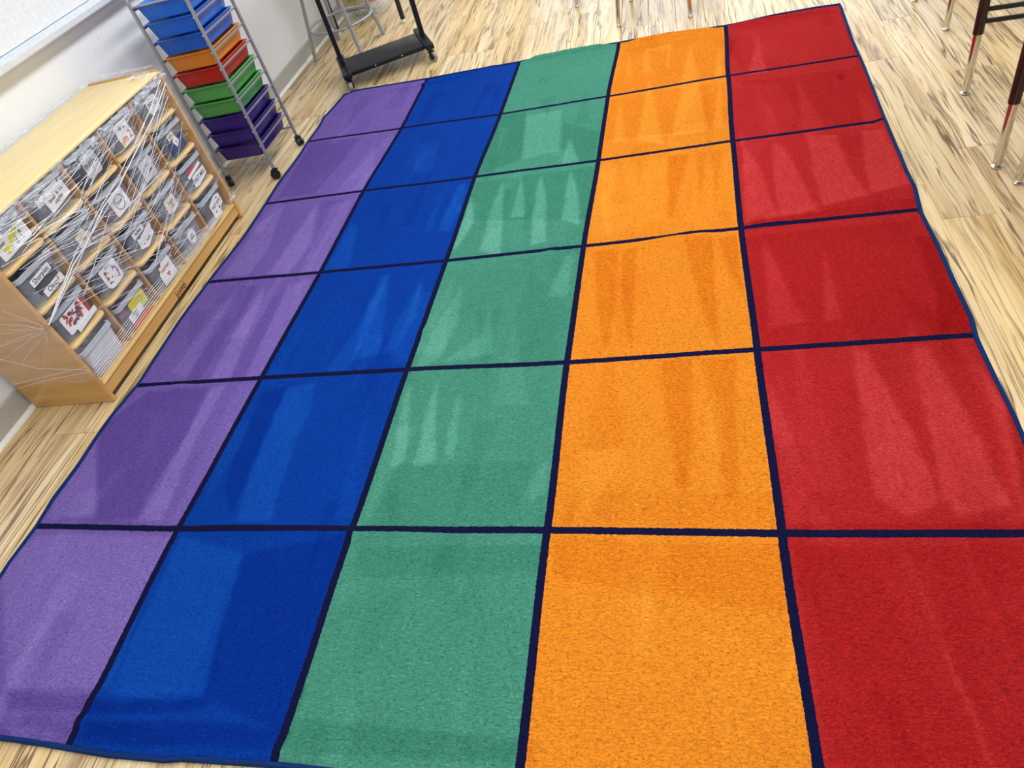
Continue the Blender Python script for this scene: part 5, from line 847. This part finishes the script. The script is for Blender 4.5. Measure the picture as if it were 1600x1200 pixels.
def desk(label, loc, rz, w, d, sleeve=.225, h=.70, brace=True, over=.04):
    t = thing('student_desk', label, 'desk', (*loc, 0), rz, 'desks at the right edge of the room')
    for sx in (-1, 1):
        for sy in (-1, 1):
            x, y = sx*w/2, sy*d/2
            lg = MB().tube([(x, y, sleeve), (x, y, h-.004)], .0175, 14).build('leg', M_brown, t, 50)
            g_ = MB().tube([(x, y, .018), (x, y, sleeve+.0)], .0145, 14); glide(g_, x, y); g_.build('chrome_foot', M_chrome, lg, 50)
            MB().lathe([(.006, 0), (.007, .004), (.007, .012), (.005, .015)], (x+.0, y+.0135, .055), 10, 'Y').build('adjusting_knob', M_caster, lg, 40)
    if brace:
        for sy in (-1, 1):
            for z in (.264, .305): MB().tube([(-w/2+.016, sy*d/2+.004, z), (w/2-.016, sy*d/2+.004, z)], .0085, 10).build('brace_bar', M_caster, t, 50)
    MB().slab(rounded(-w/2-over, -d/2-over, w/2+over, d/2+over, .03, 5), h, h+.022, .004, 2).build('desk_top', M_desk, t, 40)
    MB().box((0, 0, h-.05), (w-.04, d-.04, .09)).build('book_box', M_brown, t)
    return t
desk('desk with dark brown legs in chrome feet nearest the rug, right edge', (3.699, 2.170), -.1004, .466, .536)
bpy.context.view_layer.update()
chair('chair with chrome legs just beyond orange and red end of rug', (2.37, 4.02), math.atan2(-.068, .393), .2, .19)
chair('chair with chrome legs at top centre of photo, left of the next chair', (1.994, 4.582), .35, .2, .19)
chair('chair with bare chrome legs standing right beyond the rug, top right', (3.77, 3.265), .08, .2, .19)
chair('chair whose thin chrome leg stands beside dark brown desk leg, right edge', (3.672, 1.62), .03, .2, .205)

# ---------------- ceiling lights ----------------
M_diff = NT('lamp_diffuser'); M_diff.set(Base_Color=(1, 1, 1, 1), Emission_Color=(.97, .98, 1, 1), Emission_Strength=3.0); M_diff = M_diff.m
names = {(0, 0): 'nearest the front wall', (0, 1): 'above the rug', (0, 2): 'above the far edge of rug', (0, 3): 'near the window wall'}
for ix, x in enumerate(ROW_X):
    for iy, y in enumerate(ROW_Y):
        t = thing('ceiling_light', 'long white ceiling light in the %s row, %s' % (('left', 'right')[ix], names[(0, iy)]), 'light', (x, y, CEIL), 0, 'fluorescent ceiling lights')
        fr_ = MB()
        for s in (-1, 1): fr_.box((s*.285, 0, -.025), (.03, 2.06, .05)); fr_.box((0, s*1.015, -.025), (.54, .03, .05))
        fr_.build('frame', M_alu, t); MB().box((0, 0, -.03), (.54, 2.0, .01)).build('diffuser', M_diff, t)
